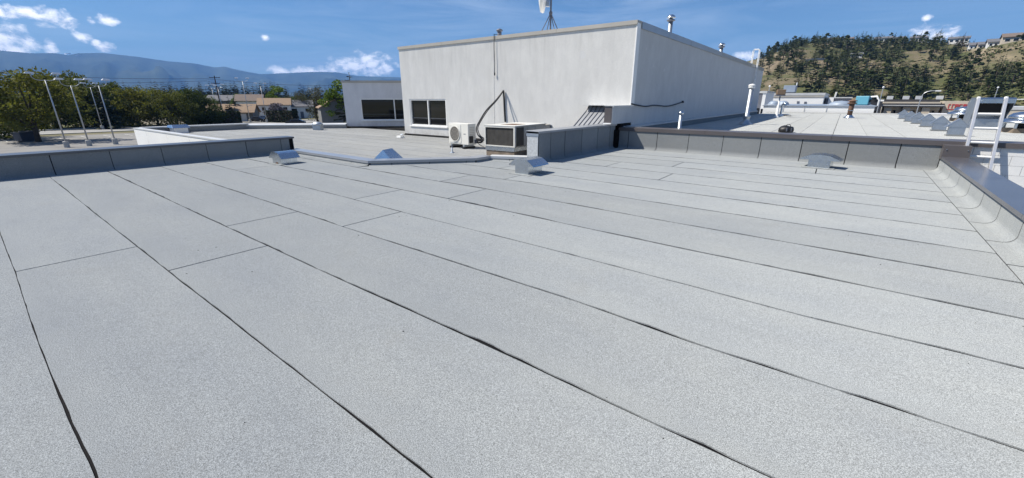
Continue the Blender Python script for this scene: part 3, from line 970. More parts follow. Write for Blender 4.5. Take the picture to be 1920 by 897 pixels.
# vents on the wing roof
p = at(597, 244, WZ)
t = thing('roof_vent', 'small round-topped metal vent far back on the left wing roof', 'roof vent', (p.x, p.y, WZ), 0.6, 'small vents on the left wing')
MB().box(-0.24, 0.24, -0.2, 0.2, 0, 0.30).build('body', M['galv_dull'], t, bevel=0.01)
MB().lathe([(0.30, 0.29), (0.31, 0.33), (0.24, 0.42), (0.1, 0.47), (0.01, 0.48)], (0, 0, 0), 14).build('hood', M['galv_dull'], t, smooth=True)
p = at(333, 249, WZ)
t = thing('roof_vent', 'pale box vent with a tilted lid against the far edge parapet of the left wing', 'roof vent', (p.x + 0.35, p.y, WZ), 0.1, 'small vents on the left wing')
MB().box(-0.3, 0.3, -0.32, 0.32, 0, 0.30).build('body', M['white_paint'], t, bevel=0.008)
MB().add([(-0.4, -0.42, 0.30), (0.4, -0.42, 0.27), (0.4, 0.42, 0.27), (-0.4, 0.42, 0.30), (-0.32, -0.36, 0.42), (0.2, -0.36, 0.44), (0.2, 0.36, 0.44), (-0.32, 0.36, 0.42)], [(0, 3, 2, 1), (4, 5, 6, 7), (0, 1, 5, 4), (1, 2, 6, 5), (2, 3, 7, 6), (3, 0, 4, 7)]).build('lid', M['galv'], t, bevel=0.01)
p = at(715, 299, 0.12)
t = thing('roof_vent', 'blue-grey peaked vent cap showing above the bend of the low curb', 'roof vent', (p.x - 0.28, p.y + 0.42, WZ), 0.35, 'small vents on the left wing')
MB().box(-0.2, 0.2, -0.2, 0.2, 0, 0.24).build('body', M['galv'], t)
MB().add([(-0.36, -0.29, 0.17), (0.36, -0.29, 0.17), (0.36, 0.29, 0.17), (-0.36, 0.29, 0.17), (0, -0.22, 0.50), (0, 0.22, 0.50)], [(0, 1, 4), (2, 3, 5), (1, 2, 5, 4), (3, 0, 4, 5), (0, 3, 2, 1)]).build('peaked_hood', M['galv'], t)

# ---- split air conditioner
AX, AY = -11.27, 11.75
t = thing('air_conditioner', 'cream split air conditioner with a round fan grille on the left wing roof', 'air conditioner', (AX, AY, WZ), -0.10)
MB().box(-0.56, 0.56, -0.19, 0.19, 0.15, 0.90).build('casing', M['ac_white'], t, bevel=0.012)
fr = MB().box(-0.50, 0.16, -0.204, -0.1905, 0.20, 0.85).build('fan_surround', M['ac_white'], t, bevel=0.006)
FC = Vector((-0.17, -0.2055, 0.525))


def disc_xz(mb, c, r0, r1, y0, y1, n=28):
    vs = []
    for k in range(n):
        a = 2 * PI * k / n
        for r, y in ((r0, y0), (r1, y0), (r1, y1), (r0, y1)):
            vs.append((c.x + r * math.cos(a), c.y + y, c.z + r * math.sin(a)))
    fs = []
    for k in range(n):
        o, q = 4 * k, 4 * ((k + 1) % n)
        fs += [(o, o + 1, q + 1, q), (o + 1, o + 2, q + 2, q + 1), (o + 2, o + 3, q + 3, q + 2), (o + 3, o, q, q + 3)]
    return mb.add(vs, fs)


disc_xz(MB(), FC, 0.001, 0.265, 0.0, -0.004).build('fan_opening', M['dark'], t)
gr = disc_xz(MB(), FC, 0.262, 0.285, 0.0, -0.022).build('fan_grille', M['ac_white'], t)
for k in range(-6, 7):
    x = k * 0.04
    h = math.sqrt(max(0.0, 0.265 ** 2 - x * x))
    if h > 0.04:
        MB().box(FC.x + x - 0.006, FC.x + x + 0.006, FC.y - 0.018, FC.y - 0.008, FC.z - h, FC.z + h).build('grille_bar', M['ac_beige'], gr)
for r in (0.09, 0.18):
    disc_xz(MB(), FC, r - 0.005, r + 0.005, -0.006, -0.012).build('grille_ring', M['ac_beige'], gr)
MB().box(0.30, 0.42, -0.1925, -0.1905, 0.52, 0.545).build('name_plate', M['slate'], t)
for k in range(9):
    MB().box(0.5605, 0.566, -0.12, 0.12, 0.28 + 0.06 * k, 0.30 + 0.06 * k).build('side_louvre', M['ac_beige'], t)
MB().box(0.5605, 0.60, -0.15, 0.02, 0.22, 0.46).build('valve_cover', M['rubber'], t, bevel=0.01)
for x in (-0.36, 0.36):
    MB().box(x - 0.05, x + 0.05, -0.28, 0.28, 0.0, 0.075).build('foot_rail', M['rubber'], t)
    MB().box(x - 0.03, x + 0.03, -0.24, 0.24, 0.075, 0.15).build('bracket', M['galv_dull'], t)
p = at(848, 287, WZ)
t = thing('pipe_stub', 'short grey pipe stub upright on the roof before the split air conditioner', 'pipe', (p.x, p.y, WZ))
MB().lathe([(0.09, 0), (0.09, 0.01), (0.04, 0.04), (0.025, 0.05), (0.025, 0.20), (0.02, 0.20)], (0, 0, 0), 12).build('pipe', M['steel_blue'], t, smooth=True)
MB().lathe([(0.03, 0.192), (0.03, 0.215), (0.01, 0.22)], (0, 0, 0), 12).build('pipe_cap', M['slate'], t)
p = at(757, 259, WZ)
t = thing('downpipe_outlet', 'small pale outlet box at the left foot of the stucco corner', 'outlet', (p.x - 0.1, p.y - 0.1, WZ))
MB().box(-0.16, 0.14, -0.12, 0.12, 0, 0.10).build('outlet_body', M['white_paint'], t, bevel=0.015)
MB().tube([(0.0, 0, 0.09), (0.02, 0, 0.15), (0.14, 0.05, 0.17)], 0.035, 8).build('outlet_spout', M['galv_dull'], t)

# ---- packaged rooftop unit on its curb
t = thing('rooftop_unit', 'beige packaged rooftop unit with a dark coil face beside the middle parapet', 'rooftop unit', (-8.48, 11.12, WZ), 0.06)
t.scale = (1, 1, 0.965)
MB().box(-0.54, 0.54, -0.62, 1.2, 0.0, 0.20).build('roof_curb', M['lichen'], t)
MB().box(-0.56, 0.56, -0.64, 1.22, 0.20, 0.335).build('curb_flashing', M['galv'], t, bevel=0.006)
MB().box(-0.58, 0.58, -0.60, 1.25, 0.34, 0.985).build('casing', M['ac_beige'], t, bevel=0.01)
MB().box(-0.60, 0.60, -0.67, 1.28, 0.986, 1.012).build('top_panel', M['ac_white'], t, bevel=0.006)
MB().box(-0.20, 0.35, -0.30, 0.35, 1.013, 1.016).build('rust_patch', M['rust'], t)
cf = MB().box(-0.585, -0.535, -0.66, -0.601, 0.34, 0.985).box(0.535, 0.585, -0.66, -0.601, 0.34, 0.985).box(-0.535, 0.535, -0.66, -0.601, 0.94, 0.985).box(-0.535, 0.535, -0.66, -0.601, 0.34, 0.375).build('coil_frame', M['ac_white'], t)
for k in range(22):
    x0 = -0.535 + k * 1.07 / 22
    MB().box(x0 + 0.004, x0 + 1.07 / 22 - 0.004, -0.632, -0.61, 0.376, 0.939).build('coil_fin', M['coil'], cf)
MB().box(0.5805, 0.588, -0.56, -0.14, 0.37, 0.95).build('side_coil', M['coil'], t)
for y0, y1 in ((0.08, 0.50), (0.56, 0.98)):
    s_ = MB().box(0.5805, 0.592, y0, y1, 0.42, 0.93).build('service_panel', M['ac_beige'], t, bevel=0.004)
    MB().box(0.5925, 0.602, y0 + 0.03, y0 + 0.06, 0.65, 0.73).build('panel_latch', M['slate'], s_)
MB().box(0.1, 0.58, 1.2505, 1.62, 0.40, 0.96).build('duct', M['ac_beige'], t, bevel=0.02)
MB().add([(0.05, 1.621, 0.35), (0.62, 1.621, 0.35), (0.62, 1.80, 0.30), (0.05, 1.80, 0.30), (0.05, 1.621, 0.95), (0.62, 1.621, 0.95), (0.62, 1.80, 0.80), (0.05, 1.80, 0.80)], [(0, 3, 2, 1), (4, 5, 6, 7), (0, 1, 5, 4), (1, 2, 6, 5), (2, 3, 7, 6), (3, 0, 4, 7)]).build('duct_elbow', M['galv_dull'], t, bevel=0.01)


def catmull(pts, n=6):
    P = [Vector(p) for p in pts]
    P = [P[0] * 2 - P[1]] + P + [P[-1] * 2 - P[-2]]
    out = []
    for i in range(1, len(P) - 2):
        for k in range(n):
            t_ = k / n
            a, b, c, d = P[i - 1], P[i], P[i + 1], P[i + 2]
            out.append(0.5 * ((2 * b) + (c - a) * t_ + (2 * a - 5 * b + 4 * c - d) * t_ ** 2 + (3 * b - a - 3 * c + d) * t_ ** 3))
    out.append(P[-2])
    return out


def onY(px, py, Y):
    d = ray(px, py)
    return Vector((0, 0, EYE)) + d * (Y / d.y)


# insulated line set from the wall to the split unit
hose = thing('refrigerant_hose', 'black insulated hose looping from the stucco wall down to the split air conditioner', 'hose', onY(944, 170, 14.38))
hb = hose.location.copy()
pts = [onY(944, 170, 14.38), onY(930, 188, 14.0), onY(912, 207, 13.5), onY(900, 226, 13.0), onY(893.5, 240, 12.6), onY(896, 253, 12.2), onY(905, 262, 12.0), onY(902, 267.5, 11.9), onY(893, 266, 11.85)]
MB().tube([q - hb for q in catmull(pts)], 0.028, 8).build('suction_line', M['rubber'], hose, smooth=True)
pts = [onY(944, 171, 14.36), onY(932, 188, 13.9), onY(915, 207, 13.35), onY(902, 227, 12.9), onY(896, 241, 12.5), onY(900, 254, 12.1), onY(907, 260, 11.95), onY(904, 265, 11.85), onY(893, 263, 11.8)]
MB().tube([q - hb for q in catmull(pts)], 0.02, 8).build('liquid_line', M['rubber'], hose, smooth=True)
pts = [onY(944, 170, 14.40), onY(945.2, 190, 14.42), onY(946, 208, 14.42), onY(947.3, 229, 14.42)]
MB().tube([q - hb for q in catmull(pts)], 0.036, 8).build('wall_run', M['rubber'], hose, smooth=True)
pts = [onY(893, 266, 11.85), onY(900, 272, 11.8), onY(910, 277, 11.7), onY(918, 277, 11.5)]
cb = thing('power_cable', 'thin black cable trailing over the roof between the two air conditioners', 'cable', pts[0])
cbl = pts[0].copy()
MB().tube([q - cbl for q in catmull(pts)], 0.012, 6).build('cable_run', M['rubber'], cb)
MB().box(-0.05, 0.05, -0.04, 0.04, -0.06, 0.06).build('junction_box', M['slate'], cb)

dsp = thing('downspout', 'thin white downspout running the full height of the stucco wall', 'pipe', (-11.92, 14.42, WZ))
MB().box(-0.012, 0.012, 0.034, 0.044, 0.7, 4.08).build('pipe', M['stucco'], dsp, bevel=0.006)
for z in (1.0, 2.2, 3.4):
    MB().box(-0.02, 0.02, 0.032, 0.044, z, z + 0.02).build('strap', M['stucco_shaded'], dsp)
wc = thing('wall_cable', 'black cable hanging from the roof edge beside the thin white downspout', 'cable', (-11.83, 14.40, 2.6))
MB().tube(catmull([(0, 0, 0), (0.012, 0, 0.4), (-0.006, 0, 0.9), (0.0, 0, 1.41), (-0.01, 0.02, 1.46), (-0.02, 0.25, 1.47)]), 0.011, 6).build('cable_run', M['rubber'], wc)
MB().tube([(0, 0, -0.09), (0, 0, 0.02)], 0.026, 8).build('cable_end', M['rubber'], wc)

sc_ = thing('side_cable', 'black cable sagging along the shaded right wall of the white building', 'cable', (BX1 + 0.05, 14.6, 1.40))
pts = [(0, -0.15, 0.02), (0.0, 0.3, -0.02), (0.005, 1.2, -0.08), (0, 2.2, -0.05), (0, 3.6, -0.10), (0, 4.6, -0.05), (0, 5.7, 0.05)]
MB().tube(catmull(pts), 0.022, 6).build('cable_run', M['rubber'], sc_)
MB().lathe([(0.05, -0.03), (0.05, 0.05), (0.02, 0.06)], (0.01, 5.75, 0.05), 8).build('cable_gland', M['rubber'], sc_)

# ---- things on the white building's roof
bz = BZ1 + 0.02
q = onY(1032, 53, 16.2)
mast = thing('antenna_mast', 'dark antenna mast on a tripod at the roof edge of the white building', 'antenna', (q.x, 16.2, bz - 0.15), 0.50)
MB().tube([(0, 0, 0), (0, 0, 4.2)], 0.035, 8).build('mast_tube', M['slate'], mast)
for k in range(4):
    a = 0.5 + k * PI / 2
    MB().tube([(0, 0, 1.12), (0.62 * math.cos(a), 0.62 * math.sin(a), 0.02)], 0.018, 6).build('brace', M['slate'], mast)
MB().lathe([(0.06, 1.05), (0.07, 1.08), (0.07, 1.16), (0.05, 1.18)], (0, 0, 0), 8).build('collar', M['slate'], mast)
MB().tube([(0.16, 0.05, 1.70), (-0.26, 0, 1.70)], 0.022, 6).build('bracket', M['slate'], mast)
dm = MB()
for pr in ([(0.001, -0.13), (0.32, -0.12), (0.56, -0.07), (0.60, 0.0), (0.58, 0.07), (0.4, 0.12), (0.15, 0.18), (0.001, 0.19)],):
    n = 24
    vs = [Vector((-0.36 + z, r * math.cos(2 * PI * k / n), 1.72 + r * math.sin(2 * PI * k / n))) for r, z in pr for k in range(n)]
    fs = [(i * n + k, i * n + (k + 1) % n, (i + 1) * n + (k + 1) % n, (i + 1) * n + k) for i in range(len(pr) - 1) for k in range(n)]
    dm.add(vs, fs)
dz = dm.build('dish', M['radome'], mast, smooth=True)
MB().box(-0.20, -0.06, -0.10, 0.10, 1.35, 1.9).build('radio_box', M['galv_dull'], mast, bevel=0.01)

p = onY(936.5, 61, 15.3)
t = thing('exhaust_cap', 'small dark exhaust cap peeping over the roof trim of the white building', 'roof vent', (p.x, 15.3, bz - 0.02))
MB().lathe([(0.09, 0), (0.09, p.z - bz + 0.05), (0.07, p.z - bz + 0.06)], (0, 0, 0), 12).build('pipe', M['slate'], t, smooth=True)
MB().lathe([(0.06, p.z - bz + 0.03), (0.14, p.z - bz + 0.07), (0.13, p.z - bz + 0.12), (0.02, p.z - bz + 0.17)], (0, 0, 0), 12).build('cowl', M['slate'], t, smooth=True)


def flue(label, x, y, h, r, s_=1.0):
    t = thing('flue_stack', label, 'flue', (x, y, bz), 0, 'flue stacks on the white building')
    MB().lathe([(r * 1.7, 0), (r * 1.5, 0.08), (r, 0.14), (r, h - 0.22)], (0, 0, 0), 14).build('pipe', M['galv_dull'], t, smooth=True)
    MB().lathe([(r * 1.05, h - 0.24), (r * 1.9, h - 0.20), (r * 1.9, h - 0.17), (r * 0.9, h - 0.13)], (0, 0, 0), 14).build('storm_collar', M['slate'], t)
    MB().lathe([(r * 0.8, h - 0.14), (r * 0.8, h - 0.09), (r * 2.0, h - 0.08), (r * 1.95, h - 0.05), (r * 1.2, h + 0.04), (0.01, h + 0.07)], (0, 0, 0), 14).build('rain_cap', M['galv'], t, smooth=True)


flue('nearer metal flue with a flat rain cap on the roof of the white building', -7.25, 21.9, 1.32, 0.10)
flue('farther shorter metal flue with a rain cap on the roof of the white building', -7.25, 32.6, 1.12, 0.11)

t = thing('fixed_ladder', 'white hooped access ladder at the far end of the shaded wall', 'ladder', (BX1 + 0.12, 37.3, RZ))
for y in (0, 0.45):
    MB().tube([(0.05, y, 1.0), (0.05, y, 4.55), (0.0, y, 4.65), (-0.3, y, 4.65), (-0.35, y, 4.55), (-0.35, y, 3.60)], 0.03, 6).build('rail', M['white_paint'], t)
for k in range(13):
    MB().tube([(0.05, 0, 1.15 + 0.29 * k), (0.05, 0.45, 1.15 + 0.29 * k)], 0.018, 6).build('rung', M['white_paint'], t)

# ================================================================== RIGHT ROOF
rb = thing('long_flat_building', 'long flat roof behind the brown cap, dotted with metal vents', 'building', (2.1, 13.7, GZ))
T2 = Vector((-2.1, -13.7, -GZ))


def wr(mb):
    mb.v = [tuple(Vector(p) + T2) for p in mb.v]
    return mb


wr(MB().prism([(-5.77, 14.12), (2.07, 13.98), (2.07, 13.72), (15, 13.5), (15, 47.2), (-5.77, 47.2)], GZ, RZ - 0.008)).build('roof_base', M['bitumen'], rb)
SX = [-5.77, -4.84, -3.9, -2.96, -2.02, -1.10, -0.14, 0.80, 1.76, 2.70, 3.64, 4.6, 5.54, 6.5, 7.44, 8.4, 9.35, 10.3, 11.25, 12.2, 13.1, 14.05, 15]
for k, (a, b) in enumerate(zip(SX, SX[1:])):
    ys_ = [14.1 if a < 2 else 13.9] + sorted(rng.uniform(17, 45) for _ in range(3)) + [47.0]
    for y0, y1 in zip(ys_, ys_[1:]):
        g = 0.018 if k % 2 == 0 else 0.010
        wr(MB().box(a + g, b, y0 + 0.012, y1, RZ - 0.0075, RZ + rng.uniform(0.0, 0.001))).build('membrane_sheet', M['membrane_right'], rb)
wr(MB().sweep([(0, RZ), (0.35, RZ + 0.002), (0.0, RZ + 0.09)], (-5.7, 47.0, 0), (15, 47.0, 0), out=-OY)).build('edge_upstand', M['membrane_wing'], rb)
wr(MB().box(-5.7, 15, 47.0, 47.2, RZ, RZ + 0.10)).build('edge_cap', M['cap_light'], rb)
# white block wall beside the ladder
cm_ = wr(MB().prism([(2.06, 13.70), (9, 13.55), (9, 13.72), (2.06, 13.87)], -2.4, 0.60)).build('block_wall', M['mortar'], rb)
sl_ = -0.15 / 6.94
zc = 0.595
row = 0
while zc > -2.3:
    x = 2.07 - (0.2 if row % 2 else 0)
    while x < 6.6:
        x0, x1 = max(2.07, x + 0.004), min(6.6, x + 0.396)
        if x1 - x0 > 0.05:
            ya, yb = 13.70 + sl_ * (x0 - 2.06), 13.70 + sl_ * (x1 - 2.06)
            wr(MB().add([(x0, ya - 0.006, zc - 0.194), (x1, yb - 0.006, zc - 0.194), (x1, yb + 0.02, zc - 0.194), (x0, ya + 0.02, zc - 0.194),
                         (x0, ya - 0.006, zc), (x1, yb - 0.006, zc), (x1, yb + 0.02, zc), (x0, ya + 0.02, zc)],
                        [(0, 3, 2, 1), (4, 5, 6, 7), (0, 1, 5, 4), (1, 2, 6, 5), (2, 3, 7, 6), (3, 0, 4, 7)])).build('block', M['block_white'], cm_)
        x += 0.4
    zc -= 0.2
    row += 1
cdir = Vector((1, sl_, 0)).normalized()
for x0, x1 in ((2.075, 5.1), (5.108, 8.9)):
    wr(MB().sweep([(0.05, 0.565), (0.05, 0.672), (-0.36, 0.69), (-0.36, 0.58)], (x0, 13.70 + sl_ * (x0 - 2.06), 0), (x1, 13.70 + sl_ * (x1 - 2.06), 0), out=Vector((cdir.y, -cdir.x, 0)))).build('metal_cap', M['cap_brown'], rb)
lr = thing('lower_roof', 'low pale roof down beyond the right parapet where the ladder stands', 'roof', (2.1, 5, -2.42))
MB().box(-0.05, 9, -9, 8.6, -1.9, 0).build('roof_slab', M['membrane_right'], lr)

# aluminium ladder leaning on the wall
lad = thing('leaning_ladder', 'aluminium ladder leaning on the white block wall at the right edge', 'ladder', (2.5, 12.62, -2.42))
La = [Vector((-0.145, 0, 0)), Vector((-0.205, 1.14, 4.0))]
Lb = [Vector((0.32, 0, 0)), Vector((0.20, 1.14, 4.0))]
for A, B in (La, Lb):
    t_ = (B - A).normalized()
    n_ = Vector((0, -t_.z, t_.y)).normalized()
    s_ = t_.cross(n_)
    vs = []
    for P_ in (A, B):
        for i, j in ((-1, -1), (1, -1), (1, 1), (-1, 1)):
            vs.append(P_ + s_ * (0.026 * i) + n_ * (0.04 * j))
    MB().add(vs, [(0, 3, 2, 1), (4, 5, 6, 7), (0, 1, 5, 4), (1, 2, 6, 5), (2, 3, 7, 6), (3, 0, 4, 7)]).build('rail', M['alu'], lad, bevel=0.004)
    MB().tube([B - t_ * 0.02, B + t_ * 0.03], 0.032, 8).build('end_cap', M['white_paint'], lad)
L_ = (La[1] - La[0]).length
d0 = 0.165
while d0 < L_ - 0.1:
    f_ = d0 / L_
    MB().tube([La[0].lerp(La[1], f_), Lb[0].lerp(Lb[1], f_)], 0.027, 8).build('rung', M['frame_white'], lad)
    d0 += 0.305

# ---- peaked vents in a row


def peaked_vent(label, loc, s_, rz):
    t = thing('peaked_vent', label, 'roof vent', loc, rz, 'row of peaked vents on the right roof')
    MB().box(-0.25, 0.25, -0.10, 0.10, 0.0, 0.30).build('body', M['galv_dull'], t)
    MB().box(-0.29, 0.29, -0.14, 0.14, 0.0, 0.05).build('base_flange', M['membrane_wall'], t)
    for sg in (-1, 1):
        MB().add([(0, -0.13, 0.54), (0, 0.13, 0.54), (sg * 0.40, 0.13, 0.27), (sg * 0.40, -0.13, 0.27), (0, -0.13, 0.525), (0, 0.13, 0.525), (sg * 0.40, 0.13, 0.255), (sg * 0.40, -0.13, 0.255)],
                 [(0, 1, 2, 3), (4, 7, 6, 5), (0, 3, 7, 4), (1, 5, 6, 2), (2, 6, 7, 3)]).build('roof_flap', M['galv_dull'], t)
    MB().add([(0, -0.12, 0.525), (0.36, -0.12, 0.28), (-0.36, -0.12, 0.28), (0, 0.12, 0.525), (0.36, 0.12, 0.28), (-0.36, 0.12, 0.28)], [(0, 2, 1), (3, 4, 5), (1, 2, 5, 4)]).build('gable', M['galv_dull'], t)
    t.scale = (s_ * 0.64, s_ * 0.7, s_ * 0.86)
    return t


names = ['peaked vent half hidden behind the leaning ladder, nearest of its row', 'second nearest peaked metal vent in the row behind the brown cap', 'third peaked vent from the ladder in the row of six',
         'fourth peaked vent from the ladder, partly overlapped by its neighbours', 'fifth peaked vent from the ladder, second farthest of the row', 'farthest peaked vent of the row of six, bluish and smallest']
for lb, (x, y) in zip(names, ((3.11, 20.3), (3.08, 23.3), (3.06, 26.4), (3.05, 29.6), (3.0, 32.3), (3.04, 36.4))):
    peaked_vent(lb, (x, y, RZ + 0.002), 1.22, 0.05)


def mushroom(label, loc, s_):
    t = thing('mushroom_exhaust', label, 'roof exhaust', loc, 0.2, 'round exhaust fans on the right roof')
    MB().box(-0.40, 0.40, -0.40, 0.40, 0, 0.16).build('curb', M['lichen'], t)
    for sx in (-1, 1):
        for sy in (-1, 1):
            MB().box(sx * 0.36 - 0.03, sx * 0.36 + 0.03, sy * 0.36 - 0.03, sy * 0.36 + 0.03, 0.161, 0.36).build('leg', M['galv'], t)
    MB().lathe([(0.20, 0.161), (0.22, 0.37)], (0, 0, 0), 14).build('motor_housing', M['dark'], t)
    MB().lathe([(0.66, 0.35), (0.68, 0.36), (0.66, 0.42), (0.52, 0.50), (0.44, 0.52)], (0, 0, 0), 20).build('lower_dome', M['galv'], t, smooth=True)
    MB().lathe([(0.46, 0.521), (0.48, 0.54), (0.45, 0.62), (0.36, 0.70), (0.2, 0.75), (0.01, 0.76)], (0, 0, 0), 20).build('top_dome', M['galv'], t, smooth=True)
    t.scale = (s_, s_, s_)


mushroom('round double-domed exhaust fan left of the big intake hood', (5.45, 34.8, RZ + 0.002), 1.05)
mushroom('round domed exhaust fan cut by the right edge of the picture', (5.36, 23.9, RZ + 0.002), 0.98)

# big intake hood
hd = thing('intake_hood', 'large galvanised intake hood with a dark mouth behind the leaning ladder', 'intake hood', (4.90, 26.6, RZ + 0.002), 0.10)
hd.scale = (0.56, 0.62, 0.86)
MB().box(-0.95, 0.95, 0.02, 1.3, 0, 0.45).build('base_box', M['galv_dull'], hd)
pf = [(0.0, 0.45), (0.0, 0.62), (-0.45, 1.02), (-0.45, 1.38), (-0.30, 1.43), (0.9, 1.43), (1.3, 1.1), (1.3, 0.45)]
for x in (-0.95, 0.93):
    MB().add([(x, y, z) for y, z in pf] + [(x + 0.02, y, z) for y, z in pf], [tuple(range(8)), tuple(range(8, 16))[::-1]] + [(k, (k + 1) % 8, 8 + (k + 1) % 8, 8 + k) for k in range(8)]).build('side_panel', M['galv_dull'], hd)
MB().sweep([(-0.46, 1.18), (-0.46, 1.38), (-0.30, 1.44), (0.9, 1.44), (1.3, 1.12), (1.3, 1.10), (0.9, 1.42), (-0.30, 1.42), (-0.44, 1.37), (-0.44, 1.18)], (-0.98, 0, 0), (0.98, 0, 0), out=OY).build('visor', M['galv'], hd)
MB().box(-0.92, 0.92, 0.28, 0.30, 0.46, 1.40).build('bird_screen', M['dark'], hd)
MB().add([(-0.92, 0.0, 0.451), (0.92, 0.0, 0.451), (0.92, 0.28, 0.72), (-0.92, 0.28, 0.72)], [(0, 1, 2, 3)]).build('sill_plate', M['galv'], hd)
MB().box(-0.92, 0.92, 1.29, 1.298, 0.46, 1.10).build('back_panel', M['galv_dull'], hd)

# pipes and stacks
t = thing('vent_pipe', 'tall grey vent pipe rising beside the shaded wall near the fixed ladder', 'pipe', (-3.69, 23.8, RZ + 0.002), 0)
MB().lathe([(0.34, 0.0), (0.33, 0.02), (0.14, 0.16), (0.13, 0.30), (0.17, 0.36), (0.17, 0.40), (0.10, 0.46), (0.10, 1.72)], (0, 0, 0), 16).build('pipe', M['galv_dull'], t, smooth=True)
MB().lathe([(0.10, 1.66), (0.15, 1.70), (0.15, 1.74), (0.10, 1.77), (0.16, 1.79), (0.15, 1.83), (0.02, 1.87)], (0, 0, 0), 16).build('pipe_cap', M['white_paint'], t)
t = thing('vent_pipe', 'short pale vent pipe just behind the back parapet at the building corner', 'pipe', (-4.22, 14.75, RZ + 0.002), 0)
MB().lathe([(0.14, 0), (0.13, 0.02), (0.06, 0.08), (0.055, 0.70)], (0, 0, 0), 12).build('pipe', M['galv_dull'], t, smooth=True)
MB().lathe([(0.05, 0.69), (0.085, 0.71), (0.085, 0.75), (0.05, 0.79), (0.01, 0.80)], (0, 0, 0), 12).build('pipe_cap', M['galv'], t, smooth=True)
t = thing('flood_lamp', 'brown boxy lamp on a thin pale mast at the far end of the roof', 'lamp', (-3.55, 34.4, RZ + 0.002), 0.3)
MB().lathe([(0.20, 0), (0.19, 0.03), (0.09, 0.14), (0.08, 0.75), (0.05, 0.80), (0.045, 1.38)], (0, 0, 0), 10).build('mast', M['white_paint'], t, smooth=True)
MB().box(-0.25, 0.25, -0.2, 0.2, 1.46, 1.80).build('lamp_box', M['brass'], t, bevel=0.03)
MB().box(-0.26, 0.26, -0.21, 0.21, 1.39, 1.459).build('lamp_skirt', M['slate'], t)
t = thing('vent_pipe', 'bent pale vent pipe next to the brown boxy lamp mast', 'pipe', (-3.66, 37.9, RZ + 0.002), 0)
MB().tube(catmull([(0, 0, 0), (0, 0, 0.35), (0, 0, 0.70), (0.05, -0.03, 0.84), (0.18, -0.1, 0.86), (0.22, -0.12, 0.72)]), 0.07, 8).build('pipe', M['galv'], t, smooth=True)
MB().lathe([(0.22, 0), (0.2, 0.03), (0.08, 0.14)], (0, 0, 0), 10).build('flashing', M['white_paint'], t)
MB().tube(catmull([(0.2, 0.1, 0.04), (0.35, 0.0, 0.06), (0.5, -0.1, 0.03), (0.7, -0.12, 0.03)]), 0.035, 6).build('cable', M['rubber'], t)
t = thing('stove_pipe', 'rusty dark stove pipe with a wide cap standing midway on the far roof', 'flue', (0.38, 36.3, RZ + 0.002), 0)
MB().lathe([(0.38, 0.0), (0.36, 0.06), (0.22, 0.14), (0.20, 0.20)], (0, 0, 0), 14).build('flashing', M['galv'], t, smooth=True)
MB().lathe([(0.17, 0.15), (0.18, 0.88), (0.15, 0.90)], (0, 0, 0), 14).build('pipe', M['rust'], t, smooth=True)
MB().lathe([(0.18, 0.45), (0.20, 0.46), (0.20, 0.50), (0.18, 0.51)], (0, 0, 0), 14).build('band', M['galv'], t)
t.scale = (0.8, 0.8, 1.0)
MB().lathe([(0.2, 0.88), (0.33, 0.92), (0.33, 0.96), (0.2, 0.99), (0.2, 1.04), (0.32, 1.06), (0.3, 1.1), (0.02, 1.17)], (0, 0, 0), 14).build('cap', M['rust'], t)
t = thing('black_bag', 'rounded black bag lying on the right roof just behind the brown cap', 'bag', (-1.55, 18.9, RZ + 0.002), 0.5)
t.scale = (0.78, 0.78, 0.85)
bm_ = MB()
pr = [(0.30, 0.0), (0.34, 0.06), (0.33, 0.16), (0.26, 0.24), (0.12, 0.28), (0.01, 0.29)]
bm_.lathe(pr, (0, 0, 0), 14)
bm_.v = [(x * (1 + 0.12 * mnoise.noise((x * 5, y * 5, z * 5))), y * 0.8, z * (1 + 0.2 * mnoise.noise((x * 4, y * 4, 7)))) for x, y, z in bm_.v]
bm_.build('bag_body', M['rubber'], t, smooth=True)
MB().tube(catmull([(-0.12, -0.1, 0.25), (-0.06, -0.14, 0.33), (0.06, -0.14, 0.33), (0.12, -0.1, 0.25)]), 0.014, 6).build('bag_handle', M['rubber'], t)
for x in (-0.1, 0.1):
    MB().box(x - 0.02, x + 0.02, -0.285, -0.24, 0.05, 0.2).build('bag_strap', M['slate'], t)

# ================================================================== FAR BUILDINGS ON THE RIGHT


def blk(mb, o):
    mb.v = [tuple(Vector(p) - o) for p in mb.v]
    return mb


def shed(name, label, cat, Y, px0, px1, pyt, depth, mat, trim=None, trimh=0.3, zb=GZ, group=None):
    a, b = onY(px0, pyt, Y), onY(px1, pyt, Y)
    o = Vector((a.x, Y, zb))
    t = thing(name, label, cat, o, 0, group)
    h = (a.z + b.z) / 2 - zb
    w = b.x - a.x
    MB().box(0, w, 0, depth, 0, h).build('wall', mat, t)
    if trim:
        MB().box(-0.1, w + 0.1, -0.08, depth + 0.1, h + 0.002, h + trimh).box(-0.1, w + 0.1, -0.08, -0.002, h - trimh * 0.4, h + 0.002).build('roof_trim', trim, t)
    return t, w, h


